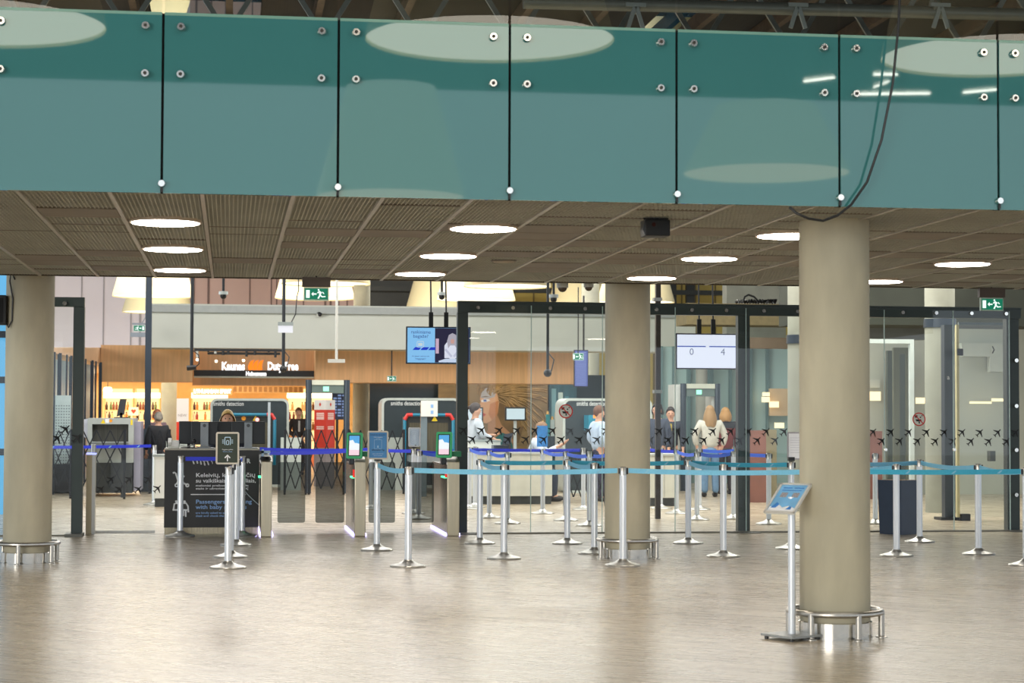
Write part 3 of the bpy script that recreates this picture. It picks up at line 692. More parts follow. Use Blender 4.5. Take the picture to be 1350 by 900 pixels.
# ---- signs carried on posts
def snap_sign(key, px, py, w, h, rz, name, label, fmat, pmat, back=.0):
    f = PT[key]; c = AY(px, py, f.y - back)
    t = thing(name, label, 'sign', (f.x, f.y, 1.0), 'framed signs on belt posts')
    R = Matrix.Rotation(rz, 3, 'Z'); u = R @ Vector((1, 0, 0)); v = Vector((0, 0, 1)); n = u.cross(v)
    zc_ = c.z; o = Vector((c.x, c.y - .03, zc_))
    mb = MB(); frame_face(mb, rrect(w, h, .02), rrect(w - .034, h - .034, .006), o + n * .012, u, v, .018); mb.build('snap_frame', fmat, t)
    MB().prism(rrect(w - .02, h - .02, .01), o + n * .002, u, v, .006).build('poster', pmat, t)
    MB().cyl((f.x, f.y, 1.0035), (f.x, f.y, zc_ - h / 2 + .02), .016, n=14).bx(f.x - .035, f.x + .035, f.y - .03, f.y + .02, zc_ - h / 2 - .015, zc_ - h / 2 + .03).build('neck', BLACK, t)
    return t, o + n * .0032, u, v
FRM = M('champagne aluminium frame', (196, 186, 168), .35, .5)
t, o, u, v = snap_sign('l1', 300, 590.5, .228, .318, .0, 'framed_sign', 'dark green framed sign with white scanner icon and upward arrow before the black desk', FRM, M('dark green poster', (44, 54, 38), .4))
mb = MB(); frame_face(mb, [(x, y + .07) for x, y in rrect(.062, .082, .012)], [(x, y + .066) for x, y in rrect(.046, .074, .006)], o, u, v, .001)
frame_face(mb, [(x, y + .055) for x, y in rrect(.03, .048, .012)], [(x, y + .055) for x, y in rrect(.016, .034, .006)], o, u, v, .001)
for s_ in (-1, 1):
    for yy in (.05, .065, .08): mb.prism([(s_ * .036, yy - .003), (s_ * .053, yy - .003), (s_ * .053, yy + .003), (s_ * .036, yy + .003)][::s_], o, u, v, .001)
mb.build('pictogram', M('pale blue icon', (176, 204, 222), .5), t)
text('Saugumo patikra', .016, PRINTW, t, o - v * .018 + Vector((0, -.001, 0)), u, v, 'CENTER', width=.105)
text('Security check', .014, PRINTB, t, o - v * .038 + Vector((0, -.001, 0)), u, v, 'CENTER', width=.09)
mb = MB(); mb.prism([(-.005, -.128), (.005, -.128), (.005, -.075), (-.005, -.075)], o, u, v, .001)
mb.prism([(0, -.062), (-.03, -.092), (-.022, -.1), (0, -.078), (.022, -.1), (.03, -.092)], o, u, v, .001); mb.build('arrow', PRINTW, t)
t, o, u, v = snap_sign('s2', 498, 586.5, .232, .318, .03, 'framed_sign', 'sky blue framed sign with line drawing in front of the middle gate', FRM, M('sky blue sign poster', (76, 142, 200), .4))
text('RANKINIS BAGAŽAS', .02, M('navy print', (28, 50, 110), .5), t, o + v * .108, u, v, 'CENTER', width=.165)
text('Cabin baggage', .014, PRINTW, t, o + v * .085, u, v, 'CENTER', width=.1)
mb = MB(); frame_face(mb, [(x, y + .01) for x, y in rrect(.085, .105, .006)], [(x, y + .01) for x, y in rrect(.079, .099, .004)], o, u, v, .001)
frame_face(mb, [(x, y + .068) for x, y in rrect(.035, .016, .004)], [(x, y + .068) for x, y in rrect(.03, .011, .003)], o, u, v, .001)
mb.prism([(-.006, -.03), (.006, -.03), (.006, -.01), (0, .0), (-.006, -.01)], o, u, v, .001); mb.build('line_drawing', M('pale line', (170, 205, 232), .5), t)
text('BAGAŽAS 7 kg', .024, M('black print', (18, 24, 40), .5), t, o - v * .062, u + v * .0, v + u * .25, 'CENTER', bold=.0004, width=.14)
text('please check the size', .011, PRINTW, t, o - v * .1, u, v, 'CENTER', width=.12); text('before boarding', .011, PRINTW, t, o - v * .12, u, v, 'CENTER', width=.09)
t, o, u, v = snap_sign('i4', 546, 576, .19, .295, .25, 'framed_sign', 'pale framed notice with arch drawing on a post left of the right gate', M('silver frame', (205, 208, 212), .35, .4), M('pale blue paper', (196, 214, 232), .5))
mb = MB()
for k in range(3): frame_face(mb, rrect(.13 - k * .035, .2 - k * .05, .04 - k * .012), rrect(.122 - k * .035, .192 - k * .05, .037 - k * .012), o, u, v, .001)
mb.build('line_drawing', M('grey blue line', (150, 176, 206), .5), t)
t, o, u, v = snap_sign('p', 1050, 587.5, .23, .318, -.5, 'framed_sign', 'white paper notice in thin frame half hidden by the nearest right pillar', M('thin grey frame', (150, 148, 154), .4), M('white paper', (246, 247, 252), .5))
mb = MB()
for k in range(7): mb.prism([(-.08, .09 - k * .028), (.075, .09 - k * .028), (.075, .094 - k * .028), (-.08, .094 - k * .028)], o, u, v, .001)
mb.build('text_lines', M('pale grey print', (196, 198, 208), .5), t)
# ================================================================ GLASS PARTITION
def plane_poly(s):    # aircraft seen from above, flying up and to the right
    h = [(0, .5), (.05, .42), (.06, .2), (.5, -.1), (.5, -.17), (.06, -.03), (.05, -.33), (.19, -.44), (.19, -.49), (0, -.44)]
    p = h + [(-x, y) for x, y in h[1:-1]][::-1]
    c, n = math.cos(-PI / 4), math.sin(-PI / 4)
    return [((x * c - y * n) * s, (x * n + y * c) * s) for x, y in p][::-1]
PLANE = MB().face(plane_poly(.132), (0, 0, 0), .0006)
def decal(px, py, Y, par, s=1.0):
    c = AY(px, py, Y - .006); mb = MB(); mb.add([c + v * s for v in PLANE.v], PLANE.f); return mb.build('plane_decal', DECAL, par, smooth=False)
zt, zb = AY(690, 399.5, PY).z, AY(690, 412.5, PY).z
xl, xr = AY(603, 548, PY).x, AY(1347, 548, PY).x
T = thing('glass_partition', 'long glass partition in dark steel frame with rows of black plane stickers', 'glass partition', ((xl + xr) / 2, PY, 0))
mb = MB().bx(xl, xr, PY - .0, PY + .1, zb, zt).bx(xl, xr, PY - .02, PY + .12, zt - .0, zt + .02); mb.build('header', DARKFRAME, T)
def upright(pa, pb, lab=None):
    x0, x1 = AY(pa, 548, PY).x, AY(pb, 548, PY).x
    u = MB().bx(x0, x1, PY + .03, PY + .16, 0.0, zb - .0005).build('upright', DARKFRAME, T)
    MB().bx(x0 - .02, x1 + .1, PY - .16, PY + .2, 0, .012).build('foot_plate', M('grey foot plate', (104, 104, 98), .5, .3), u)
upright(603, 617); upright(974, 989.5); upright(1329, 1345)
ps = [618, 700, 794, 890, 983.5, 1076, 1166, 1257, 1331]
for a, b in zip(ps[:-1], ps[1:]):
    x0, x1 = AY(a, 548, PY).x + .004, AY(b, 548, PY).x - .004
    p = MB().add([(x0, PY - .006, .02), (x1, PY - .006, .02), (x1, PY - .006, zt - .03), (x0, PY - .006, zt - .03)], [(0, 1, 2, 3)]).build('glass_pane', CLEAR, T, smooth=False)
    MB().bx(x1 - .002, x1 + .008, PY - .012, PY + .002, .02, zt - .03).build('pane_edge', M('bright glass edge', (190, 214, 208), .2), p)
for px in (630, 676, 725, 771, 865, 911.5, 957, 1006.5, 1051, 1189.5, 1233.5, 1280, 1325.5):
    q = AY(px, 405.5, PY); z = (zt + zb) / 2
    MB().cyl((q.x, PY - .035, z), (q.x, PY - .004, z), .024, .028, n=16).build('fixing_button', CHROME, T)
for py in (475, 535, 593, 652):
    q = AY(1339, py, PY); MB().cyl((q.x, PY - .035, q.z), (q.x, PY + .03, q.z), .026, n=16).build('fixing_button', CHROME, T)
for px in (1167, 1257.5):
    q = AY(px, 592.5, PY); MB().cyl((q.x, PY - .035, q.z), (q.x, PY - .004, q.z), .02, n=14).build('fixing_button', CHROME, T)
k = 0
while 611 + 23.47 * k < 1345:
    px = 611 + 23.47 * k; dy = (px - 611) * .0042
    if not (1056 < px < 1146): decal(px, 567.2 + dy, PY, T)
    px += 11.6
    if not (1056 < px < 1146) and px < 1340: decal(px, 579 + dy, PY, T)
    k += 1
# round prohibition stickers
def sticker(px, py, r, lab):
    c = AY(px, py, PY - .012)
    t = thing('prohibition_sticker', lab, 'sticker', c, 'round prohibition stickers')
    n = 32; cir = lambda rr: [(rr * math.cos(2 * PI * i / n), rr * math.sin(2 * PI * i / n)) for i in range(n)]
    MB().face(cir(r), c + Vector((0, -.001, 0)), .001).build('disc', M('white sticker', (226, 226, 216), .5), t)
    mb = MB(); frame_face(mb, cir(r), cir(r * .84), c + Vector((0, -.002, 0)), t=.001); mb.prism([(-r * .64, r * .54), (-r * .54, r * .64), (r * .64, -r * .54), (r * .54, -r * .64)][::-1], c + Vector((0, -.002, 0)), (1, 0, 0), (0, 0, 1), .0008); mb.build('red_ring', M('sign red', (214, 46, 36), .5), t)
    mb = MB(); o = c + Vector((0, -.0016, 0))
    mb.face([(-.05, -.0), (.03, .0), (.035, -.028), (-.035, -.028)], o, .0004); mb.face([(-.005, -.03), (.012, -.03), (.012, -.055), (-.005, -.055)], o, .0004)
    mb.face([(-.06, .05), (-.02, .055), (-.02, .02), (-.055, .02)], o, .0004); mb.face([(.012, .035), (.03, .035), (.03, .018), (.012, .018)], o, .0004); mb.face([(.035, .055), (.05, .055), (.05, .04), (.035, .04)], o, .0004)
    mb.build('pictogram', BLACK, t)
sticker(746, 542, .092, 'red ringed round prohibition sticker on the glass left of the middle pillar')
sticker(1211.5, 552.5, .09, 'red ringed round prohibition sticker on the glass right of the nearest pillar')
# left leaf of the partition, behind the left pillar
x0, x1 = AY(-70, 548, PY).x, AY(109.5, 548, PY).x; zt2, zb2 = AY(90, 391.5, PY).z, AY(90, 404, PY).z
T2 = thing('glass_partition', 'left end of the glass partition behind the left pillar, dark post and pane', 'glass partition', ((x0 + x1) / 2, PY, 0))
MB().bx(x0, x1, PY, PY + .1, zb2, zt2).build('header', DARKFRAME, T2)
xa = AY(95, 548, PY).x
u = MB().bx(xa, x1, PY + .03, PY + .16, 0, zb2 - .0005).build('upright', DARKFRAME, T2)
MB().bx(xa - .06, x1 + .02, PY - .2, PY + .2, 0, .035).build('foot_plate', M('grey foot plate', (104, 104, 98), .5, .3), u)
MB().add([(x0, PY - .006, .02), (xa - .005, PY - .006, .02), (xa - .005, PY - .006, zt2 - .03), (x0, PY - .006, zt2 - .03)], [(0, 1, 2, 3)]).build('glass_pane', CLEAR, T2, smooth=False)
q = AY(85.5, 400, PY); MB().cyl((q.x, PY - .035, q.z), (q.x, PY - .004, q.z), .027, n=16).build('fixing_button', CHROME, T2)
for px, py in ((75, 578), (86, 566), (101, 577)): decal(px, py, PY, T2, 1.15)
# low glass panel and its bollard
xa, xb = AY(124, 548, 25.2).x, AY(206, 548, 25.2).x; z1 = AY(160, 605, 25.2).z
T3 = thing('low_glass_barrier', 'low clear glass barrier with black plane stickers between the steel bollard and black desk', 'glass barrier', ((xa + xb) / 2, 25.2, 0))
MB().add([(xa, 25.2, .03), (xb, 25.2, .03), (xb, 25.2, z1), (xa, 25.2, z1)], [(0, 1, 2, 3)]).build('glass_pane', CLEAR, T3, smooth=False)
MB().bx(xa, xb, 25.19, 25.21, 0, .03).build('floor_channel', STEEL, T3)
for px, py in ((146, 632), (170, 632), (195.5, 632), (132.5, 645), (157, 645), (182, 645), (207.5, 644)): decal(px, py, 25.2, T3, .95)
f = FL(118.5, 704); z1 = AY(118, 599, f.y).z
t = thing('steel_bollard', 'slim square steel bollard with glowing blue top beside the dark left post', 'bollard', f)
MB().bx(f.x - .05, f.x + .02, f.y - .05, f.y + .12, 0, z1).build('body', M('bronze steel', (176, 160, 130), .35, .7, stretch=(1, 1, .05), scale=30), t)
MB().bx(f.x + .0205, f.x + .06, f.y - .045, f.y + .12, 0, z1 - .001).build('side_channel', STEEL, t)
MB().bx(f.x - .052, f.x + .062, f.y - .052, f.y + .12, z1, z1 + .02).build('light_strip', M('blue glowing strip', (150, 160, 255), emit=2), t)
MB().cyl((f.x + .03, f.y + .04, z1 + .02), (f.x + .03, f.y + .04, z1 + .13), .03, n=16).build('belt_head', STEEL, t)
# ================================================================ ENTRY GATES
GS = M('gate steel', (204, 192, 166), .3, .75, stretch=(1, 1, .04), scale=35, noise=.08)
GREENF = M('bright green plastic', (52, 196, 124), .4)
def gate(pa, pb, ptop, pbot, length, label, reader, wings):
    f = FL((pa + pb) / 2, pbot); Y = f.y; xa, xb = AY(pa, 600, Y).x, AY(pb, 600, Y).x; z1 = AY(pa, ptop, Y).z
    t = thing('entry_gate', label, 'gate', (f.x, Y, 0), 'automatic boarding card gates')
    MB().bx(xa, xb, Y, Y + .06, 0, z1).build('front_post', GS, t, bevel=.008)
    MB().bx(xa + .004, xb + .0, Y + .0605, Y + length, .03, z1 - .04).build('side_panel', M('black gate side', (22, 25, 28), .25, .1), t)
    MB().bx(xa - .012, xa + .003, Y + .07, Y + length, .0, .03).bx(xb + .003, xb + .018, Y + .07, Y + length, 0, .03).build('floor_glow', M('violet white light strip', (190, 180, 255), emit=5), t)
    MB().add([(xa, Y + .0, z1), (xb, Y + .0, z1), (xb, Y + .3, z1 + .06), (xa, Y + .3, z1 + .06), (xa, Y + .3, z1 - .02), (xb, Y + .3, z1 - .02)], [(0, 1, 2, 3), (0, 4, 5, 1), (3, 2, 5, 4), (0, 3, 4), (1, 5, 2)]).build('sloped_top', M('grey gate top', (150, 146, 130), .3, .5), t)
    if reader:
        px, py, w, h = reader; c = AY(px, py, Y - .0); o = Vector((c.x, Y - .02, c.z)); rz = math.radians(-14)
        R = Matrix.Rotation(rz, 3, 'Z') @ Matrix.Rotation(math.radians(-8), 3, 'X'); u = R @ Vector((1, 0, 0)); v = R @ Vector((0, 0, 1)); n = u.cross(v)
        r = MB().prism(rrect(w, h, .02), o, u, v, .045).build('reader', GREENF, t)
        MB().prism(rrect(w - .05, h - .06, .006), o + n * .002, u, v, .003).build('bezel', BLACK, r)
        MB().prism(rrect(w - .072, h - .082, .004), o + n * .003, u, v, .002).build('screen', M('lit sky screen', (78, 158, 214), emit=1.0), r)
        W2, H2 = (w - .072) / 2, (h - .082) / 2
        MB().prism([(-W2, -H2), (W2, -H2), (W2, .02), (W2 * .5, .03), (W2 * .1, .03), (-W2 * .3, .07), (-W2, .06)], o + n * .0036, u, v, .0006).build('screen_cloud', M('lit white cloud', (228, 236, 240), emit=1.0), r)
        MB().prism([(-W2, -H2), (W2, -H2), (W2, -H2 * .45), (-W2, -H2 * .45)], o + n * .0042, u, v, .0006).build('screen_band', M('lit pale pink band', (236, 206, 216), emit=.95), r)
        MB().bx(xa + .01, xb + .02, Y + .0, Y + .22, z1 + .065, z1 + .13).bx(c.x - .05, c.x + .06, Y + .03, Y + .12, z1 + .1, c.z - .05).build('reader_foot', M('dark green plastic', (36, 128, 84), .4), t)
        e = MB().bx(xa - .06, xa + .0, Y + .12, Y + .3, z1 - .04, z1 + .1).build('scanner', BLACK, t)
        MB().bx(xa - .05, xa - .01, Y + .118, Y + .12, z1 - .02, z1 + .06).build('scanner_window', M('dark scanner glass', (60, 64, 70), .1), e)
    zl = z1 - .2
    MB().bx(xa - .03, xa + .003, Y + .1, Y + .5, zl - .01, zl + .01).build('green_light', M('green glow', (70, 230, 160), emit=2.2), t)
    if reader: MB().bx(xa - .02, xa + .004, Y + .08, Y + .11, zl, zl + .1).build('red_light', M('red glow', (226, 44, 36), emit=1.0), t)
    for pa_, pb_ in wings:
        yy = Y + length * .55; x0, x1 = AY(pa_, 650, yy).x, AY(pb_, 650, yy).x; zz0, zz1 = AY(pa_, 689, yy).z, AY(pa_, 609, yy).z
        q = rrect(x1 - x0, zz1 - zz0, .03, cx=(x0 + x1) / 2, cy=(zz0 + zz1) / 2)
        MB().add([(x, yy, z) for x, z in q], [list(range(len(q)))]).build('glass_wing', TINT, t, smooth=False)
    return t, f, z1
gt, gf, gz = gate(344.5, 359, 608, 707.5, 1.8, 'gate cabinet beside the black desk, with green light at its side', None, [(366, 402.5)])
c = AY(350, 600, gf.y + .1)
MB().cyl((c.x, gf.y + .12, gz + .02), (c.x, gf.y + .12, gz + .06), .075, .06, n=20).build('sensor_dome', BLACK, gt)
MB().bx(c.x - .05, c.x - .02, gf.y + .1, gf.y + .14, gz + .06, gz + .15).bx(c.x - .05, c.x + .06, gf.y + .1, gf.y + .14, gz + .1, gz + .13).build('reader_arm', M('pale blue plastic', (160, 188, 214), .4), gt)
gate(468, 482.5, 608.5, 707, 1.9, 'middle gate cabinet with green framed reader, left of the blue framed sign', (467, 587, .2, .325), [(416, 454), (486, 521)])
gate(590, 606, 608.5, 706.5, 1.9, 'right gate cabinet with green framed reader against the dark frame upright', (585, 586, .2, .325), [(538, 572)])
# ================================================================ CHECK DESK
d0 = FL(217, 703.6); d1 = FL(342, 703.6); Y = (d0.y + d1.y) / 2; xa, xb = AY(216.5, 650, Y).x, AY(341.3, 650, Y).x
zt3, zp = AY(280, 591, Y).z, AY(280, 695, Y).z
T = thing('check_desk', 'black desk with white lettering and silver plinth under the monitors', 'desk', ((xa + xb) / 2, Y, 0))
MB().bx(xa, xb, Y, Y + .7, zp, zt3 - .022).build('front_panel', CHARCOAL, T)
MB().bx(xa + .005, xb - .005, Y + .02, Y + .69, 0, zp).build('plinth', M('mirror steel plinth', (178, 166, 140), .25, .8, scale=9, stretch=(6, 6, .3), noise=.25), T)
MB().bx(xa - .005, xb + .005, Y - .004, Y + .705, zt3 - .0215, zt3).build('desk_top', M('pale desk edge', (176, 172, 158), .4), T)
def DP(px, py): return AY(px, py, Y - .003)
text('Keleivių, keliaujančių', .07, PRINTW, T, DP(258, 628.5), bold=.0012, width=AY(336, 628, Y).x - DP(258, 628).x)
text('su vaikiškais vežimėliais,', .07, PRINTW, T, DP(258, 635.8), bold=.0012, width=AY(337, 628, Y).x - DP(258, 628).x + .0)
text('maloniai prašome prieiti prie', .034, PRINTW, T, DP(258, 641), bold=.0006, width=.66); text('stalo ir užregistruoti vežimėlį', .034, PRINTW, T, DP(258, 645), bold=.0006, width=.66)
MB().bx(DP(258, 0).x, DP(330, 0).x, Y - .003, Y - .001, DP(258, 652.2).z, DP(258, 651).z).build('printed_rule', PRINTW, T)
text('Passengers travelling', .07, PRINTB, T, DP(258, 663.5), bold=.0012, width=.7); text('with baby strollers', .07, PRINTB, T, DP(258, 670.6), bold=.0012, width=.64)
text('are kindly asked to proceed to the', .034, PRINTB, T, DP(258, 677), bold=.0006, width=.6); text('desk and check the stroller here', .034, PRINTB, T, DP(258, 681), bold=.0006, width=.6)
text('I', .075, PRINTW, T, DP(322, 610), bold=.004); text('R', .075, PRINTW, T, DP(325, 610), bold=.004)
mb = MB(); pts = []
for k in range(60):
    a = k / 59; pts.append((DP(259 + 26 * a, 0).x + .018 * math.sin(a * 34), Y - .004, DP(259, 609).z + .03 * math.cos(a * 34 + .5) + .012 * math.sin(a * 7)))
mb.tube(pts, .0045, 6); mb.build('script_logo', PRINTW, T)
# baby carriage and bench pictograms
def stroke(pts, w, n=0): return MB().tube([DP(x, y) for x, y in pts], w, 6)
def ring2(c, r, w): p = DP(*c); return MB().tube([(p.x + r * math.cos(i * PI / 10), p.y, p.z + r * math.sin(i * PI / 10)) for i in range(21)], w, 6)
mb = stroke([(228, 623.5), (230, 622.5), (232, 624), (234.5, 633), (247, 639)], .011)
for q in (stroke([(235, 633), (233, 638)], .011), ring2((232.8, 639.5), .018, .008), ring2((247, 639.5), .018, .008), stroke([(243, 627), (239, 632), (242, 636)], .011)): mb.add(q.v, q.f)
mb.build('carriage_pictogram', PRINTW, T)
mb = stroke([(227.5, 672), (247, 672)], .011)
for q in (stroke([(229, 671), (230, 664), (234, 663)], .011), stroke([(240, 663), (245.5, 663), (248, 667), (248.5, 675)], .011), stroke([(242, 672), (242, 680)], .011), stroke([(245, 672), (245, 681)], .011), ring2((232.5, 660.8), .008, .008), ring2((243.5, 660.8), .008, .008)): mb.add(q.v, q.f)
mb.build('bench_pictogram', PRINTW, T)
# monitors on the desk (seen from behind)
def monitor(pa, pb, py0, py1, Yd, label, mat=None, foot=True, stand=True, zdesk=None):
    x0, z1 = XZ(pa, py0, Yd); x1, z0 = XZ(pb, py1, Yd); zdesk = zt3 if zdesk is None else zdesk; xm = (x0 + x1) / 2
    t = thing('desk_monitor', label, 'monitor', (xm, Yd, zdesk))
    MB().bx(x0, x1, Yd, Yd + .045, z0, z1).build('display_housing', mat or M('black monitor back', (30, 34, 38), .4), t, bevel=.008)
    if stand:
        MB().bx(xm - .05, xm + .05, Yd - .04, Yd - .0, zdesk + .012, z1 - .01).build('stand_column', M('silver grey stand', (140, 146, 150), .4, .4), t)
        MB().cyl((xm, Yd - .045, z1 - .05), (xm, Yd - .04, z1 - .05), .022).build('round_badge', M('dark badge', (70, 74, 78), .4), t)
        MB().bx(xm - .12, xm + .12, Yd - .1, Yd + .1, zdesk, zdesk + .012).build('stand_foot', M('silver grey stand', (140, 146, 150), .4, .4), t)
    else:
        MB().bx(xm - .02, xm + .02, Yd + .0455, Yd + .06, zdesk + .01, z0 + .1).bx(xm - .1, xm + .1, Yd + .0, Yd + .14, zdesk, zdesk + .01).build('stand_foot', BLACK, t)
    return t
monitor(236, 262, 555, 585, Y + .36, 'left black monitor of the pair at the left end of the black desk', stand=False)
monitor(252, 287, 555.5, 586, Y + .32 - .1, 'second black monitor with grey stand in front of the blonde head')
monitor(287, 319, 555.5, 580, Y + .36, 'third black monitor with grey stand behind the green sign', stand=False)
monitor(305, 349.5, 555.5, 585, Y + .22, 'right black monitor with grey stand at the right end of the desk')
MBx = MB(); p = AY(256, 581, Y + .1)
t = thing('webcam', 'small round black webcam on the left end of the black desk', 'webcam', (p.x, Y + .1, zt3)); MB().sph(p, .026).build('camera_ball', BLACK, t); MB().cyl((p.x, p.y, zt3), p - Vector((0, 0, .02)), .009).lathe([(.03, 0), (.03, .006), (.01, .01)], (p.x, p.y, zt3)).build('webcam_foot', BLACK, t)
p = AY(229, 585, Y + .2)
t = thing('desk_telephone', 'white telephone on the far left corner of the black desk', 'telephone', (p.x, Y + .2, zt3))
MB().add([(p.x - .07, Y + .12, zt3), (p.x + .07, Y + .12, zt3), (p.x + .07, Y + .3, zt3), (p.x - .07, Y + .3, zt3), (p.x - .07, Y + .12, zt3 + .025), (p.x + .07, Y + .12, zt3 + .025), (p.x + .07, Y + .3, zt3 + .09), (p.x - .07, Y + .3, zt3 + .09)], [(0, 3, 2, 1), (4, 5, 6, 7), (0, 1, 5, 4), (1, 2, 6, 5), (2, 3, 7, 6), (3, 0, 4, 7)]).build('telephone_body', OFFWHITE, t, bevel=.006)
MB().bar((p.x - .05, Y + .13, zt3 + .06), (p.x - .05, Y + .3, zt3 + .115), .045, .03, side=(0, 0, 1)).build('handset', OFFWHITE, t)
mb = MB(); pts = [AY(a, b, Y + .05) for a, b in ((238, 587), (246, 589), (253, 586.5), (262, 589), (270, 587), (277, 589.2))]
for q in pts: q.z = max(q.z, zt3 + .006)
tag(mb.tube(pts, .0055, 6).build('desk_cable', M('grey cable', (150, 152, 150), .5), base=pts[0]), 'grey cable snaking across the black desk top', 'cable')
mb = MB(); pts = [AY(a, b, Y - .02) for a, b in ((321, 645), (326, 651), (333, 658), (341, 665))]
tag(mb.tube(pts, .006, 6).build('hanging_lead', M('pale grey lead', (176, 186, 190), .5), base=pts[-1]), 'pale cable hanging across the right side of the black desk front', 'cable')
# ================================================================ SECURITY HALL EQUIPMENT
LAT = M('black lattice steel', (34, 38, 44), .45, .3)
def lattice(pa, pb, py0, py1, d, label, n=None, base_y=None):
    xa, xb = AY(pa, 600, d).x, AY(pb, 600, d).x; z1 = AY(pa, py0, d).z; z0 = max(.05, AY(pa, py1, d).z)
    t = thing('folding_gate', label, 'gate', ((xa + xb) / 2, d, 0), 'black folding lattice gates')
    n = n or max(2, round((xb - xa) / .21)); w = (xb - xa) / n; mb = MB(); hh = z1 - z0; rows_ = 2; st = hh / rows_
    for k in range(-2, n):
        for sgn in (0, 1):
            q = []
            for zz in (z0, z1):
                pass
            a0 = xa + k * w; x_lo, x_hi = (a0, a0 + 2 * w) if sgn == 0 else (a0 + 2 * w, a0)
            A = Vector((x_lo, d + .008 * sgn, z0)); B = Vector((x_hi, d + .008 * sgn, z1))
            tlo, thi = 0, 1
            dx = B.x - A.x
            ts = sorted([(xa - A.x) / dx, (xb - A.x) / dx]); tlo, thi = max(0, ts[0]), min(1, ts[1])
            if thi - tlo < .05: continue
            mb.bar(A + (B - A) * tlo, A + (B - A) * thi, .022, .006)
    mb.build('lattice', LAT, t, smooth=False)
    for x in (xa - .02, xb + .02):
        p_ = MB().bx(x - .022, x + .022, d - .03, d + .03, 0.05, z1 + .02).build('end_post', LAT, t)
        MB().cyl((x - .02, d, .03), (x + .02, d, .03), .03, n=12).build('castor', BLACK, p_)
    return t
lattice(62, 92, 567, 640, 35.5, 'folding lattice gate behind the left pillar and dark post')
lattice(109, 163, 567, 642, 35.2, 'folding lattice gate in front of the old grey baggage scanner')
lattice(199, 222, 567, 640, 37.6, 'short folding lattice gate left of the black desk')
lattice(377, 402, 567, 644, 37.0, 'folding lattice gate left of the metal detector arch')
lattice(409, 452, 567, 644, 37.0, 'folding lattice gate across the metal detector arch')
lattice(461, 531, 567, 645, 37.2, 'folding lattice gate behind the middle and right entry gates')
lattice(746, 797, 597, 655, 32.0, 'low folding lattice gate right of the white counter behind the glass', n=5)
# baggage scanner (old, grey)
d = 36.4; xa, xb = AY(115, 600, d).x, AY(176, 600, d).x; z1 = AY(140, 551, d).z
T = thing('baggage_scanner', 'old grey baggage scanner with rubber curtain behind the left lattice gate', 'baggage scanner', ((xa + xb) / 2, d, 0))
GR = M('light grey scanner steel', (168, 174, 170), .45, .1)
xi0, xi1 = AY(121, 600, d).x, AY(169, 600, d).x; zi0, zi1 = AY(140, 582, d).z, AY(140, 559, d).z
mb = MB().bx(xa, xi0, d, d + 1.6, .62, z1).bx(xi1, xb, d, d + 1.6, .62, z1).bx(xi0, xi1, d, d + 1.6, zi1, z1).bx(xi0, xi1, d, d + 1.6, .62, zi0); mb.build('cabinet', GR, T)
MB().bx(xi0, xi1, d + .12, d + .14, zi0, zi1).build('rubber_curtain', M('grey rubber curtain', (62, 62, 56), .7, noise=.3, scale=20, stretch=(3, 1, .1)), T)
MB().bx(xi0, xi1, d - .55, d - .002, zi0 - .09, zi0 - .015).build('conveyor', M('grey conveyor side', (110, 116, 118), .4, .3), T)
mb = MB(); mb.bx(xa + .02, xb - .02, d + .02, d + 1.5, .06, .62).bx(xi0 + .03, xi0 + .1, d - .5, d - .44, 0, zi0 - .09).bx(xi1 - .1, xi1 - .03, d - .5, d - .44, 0, zi0 - .09); mb.build('base_frame', M('dark scanner base', (48, 52, 54), .5), T)
MB().bx(xb + .002, xb + .12, d + .1, d + 1.4, .1, z1 - .06).build('side_cover', M('grey violet side cover', (150, 148, 166), .4), T)
MB().add([(xa - .14, d + .1, z1 - .28), (xa - .002, d + .1, z1 - .4), (xa - .002, d + .1, z1 - .01), (xa - .1, d + .1, z1 - .03), (xa - .14, d + 1, z1 - .28), (xa - .002, d + 1, z1 - .4), (xa - .002, d + 1, z1 - .01), (xa - .1, d + 1, z1 - .03)], [(0, 1, 2, 3), (7, 6, 5, 4), (0, 3, 7, 4), (0, 4, 5, 1), (3, 2, 6, 7)]).build('curved_cover', M('pale lilac cover', (200, 202, 214), .4), T)
YEL = M('warning yellow', (236, 206, 40), .5)
p = AY(136, 555.5, d - .004)
MB().face([(-.045, -.035), (.045, -.035), (0, .045)], p, .003).build('warning_triangle', YEL, T)
p = AY(141.5, 554.5, d - .004); MB().bx(p.x - .04, p.x + .03, p.y, p.y + .003, p.z - .04, p.z + .035).build('paper_label', PRINTW, T)
p = AY(146, 554.5, d - .004); MB().face([(.03 * math.cos(i), .03 * math.sin(i)) for i in [2 * PI * k / 12 for k in range(12)]], p, .003).build('round_label', M('orange label', (230, 150, 30), .5), T)
p = AY(173.5, 556.5, d - .004); MB().bx(p.x - .018, p.x + .018, p.y, p.y + .003, p.z - .05, p.z + .05).build('yellow_label', YEL, T)
t = thing('scanner_monitor', 'tilted black monitor standing on top of the old grey baggage scanner', 'monitor', AY(160, 551, d + .4))
z0_ = z1; q0 = AY(159.5, 537, d + .4)
mb = MB(); mb.prism([(-.08, -.17), (.06, -.13), (.1, .16), (-.02, .16)], (q0.x, d + .4, q0.z), (1, 0, 0), (0, 0, 1), .05); mb.build('display_housing', M('dark monitor', (52, 54, 58), .4), t)
MB().bx(q0.x - .12, q0.x + .14, d + .3, d + .55, z0_ + .002, z0_ + .02).bx(q0.x - .02, q0.x + .03, d + .4, d + .44, z0_ + .02, q0.z - .1).build('stand_foot', BLACK, t)
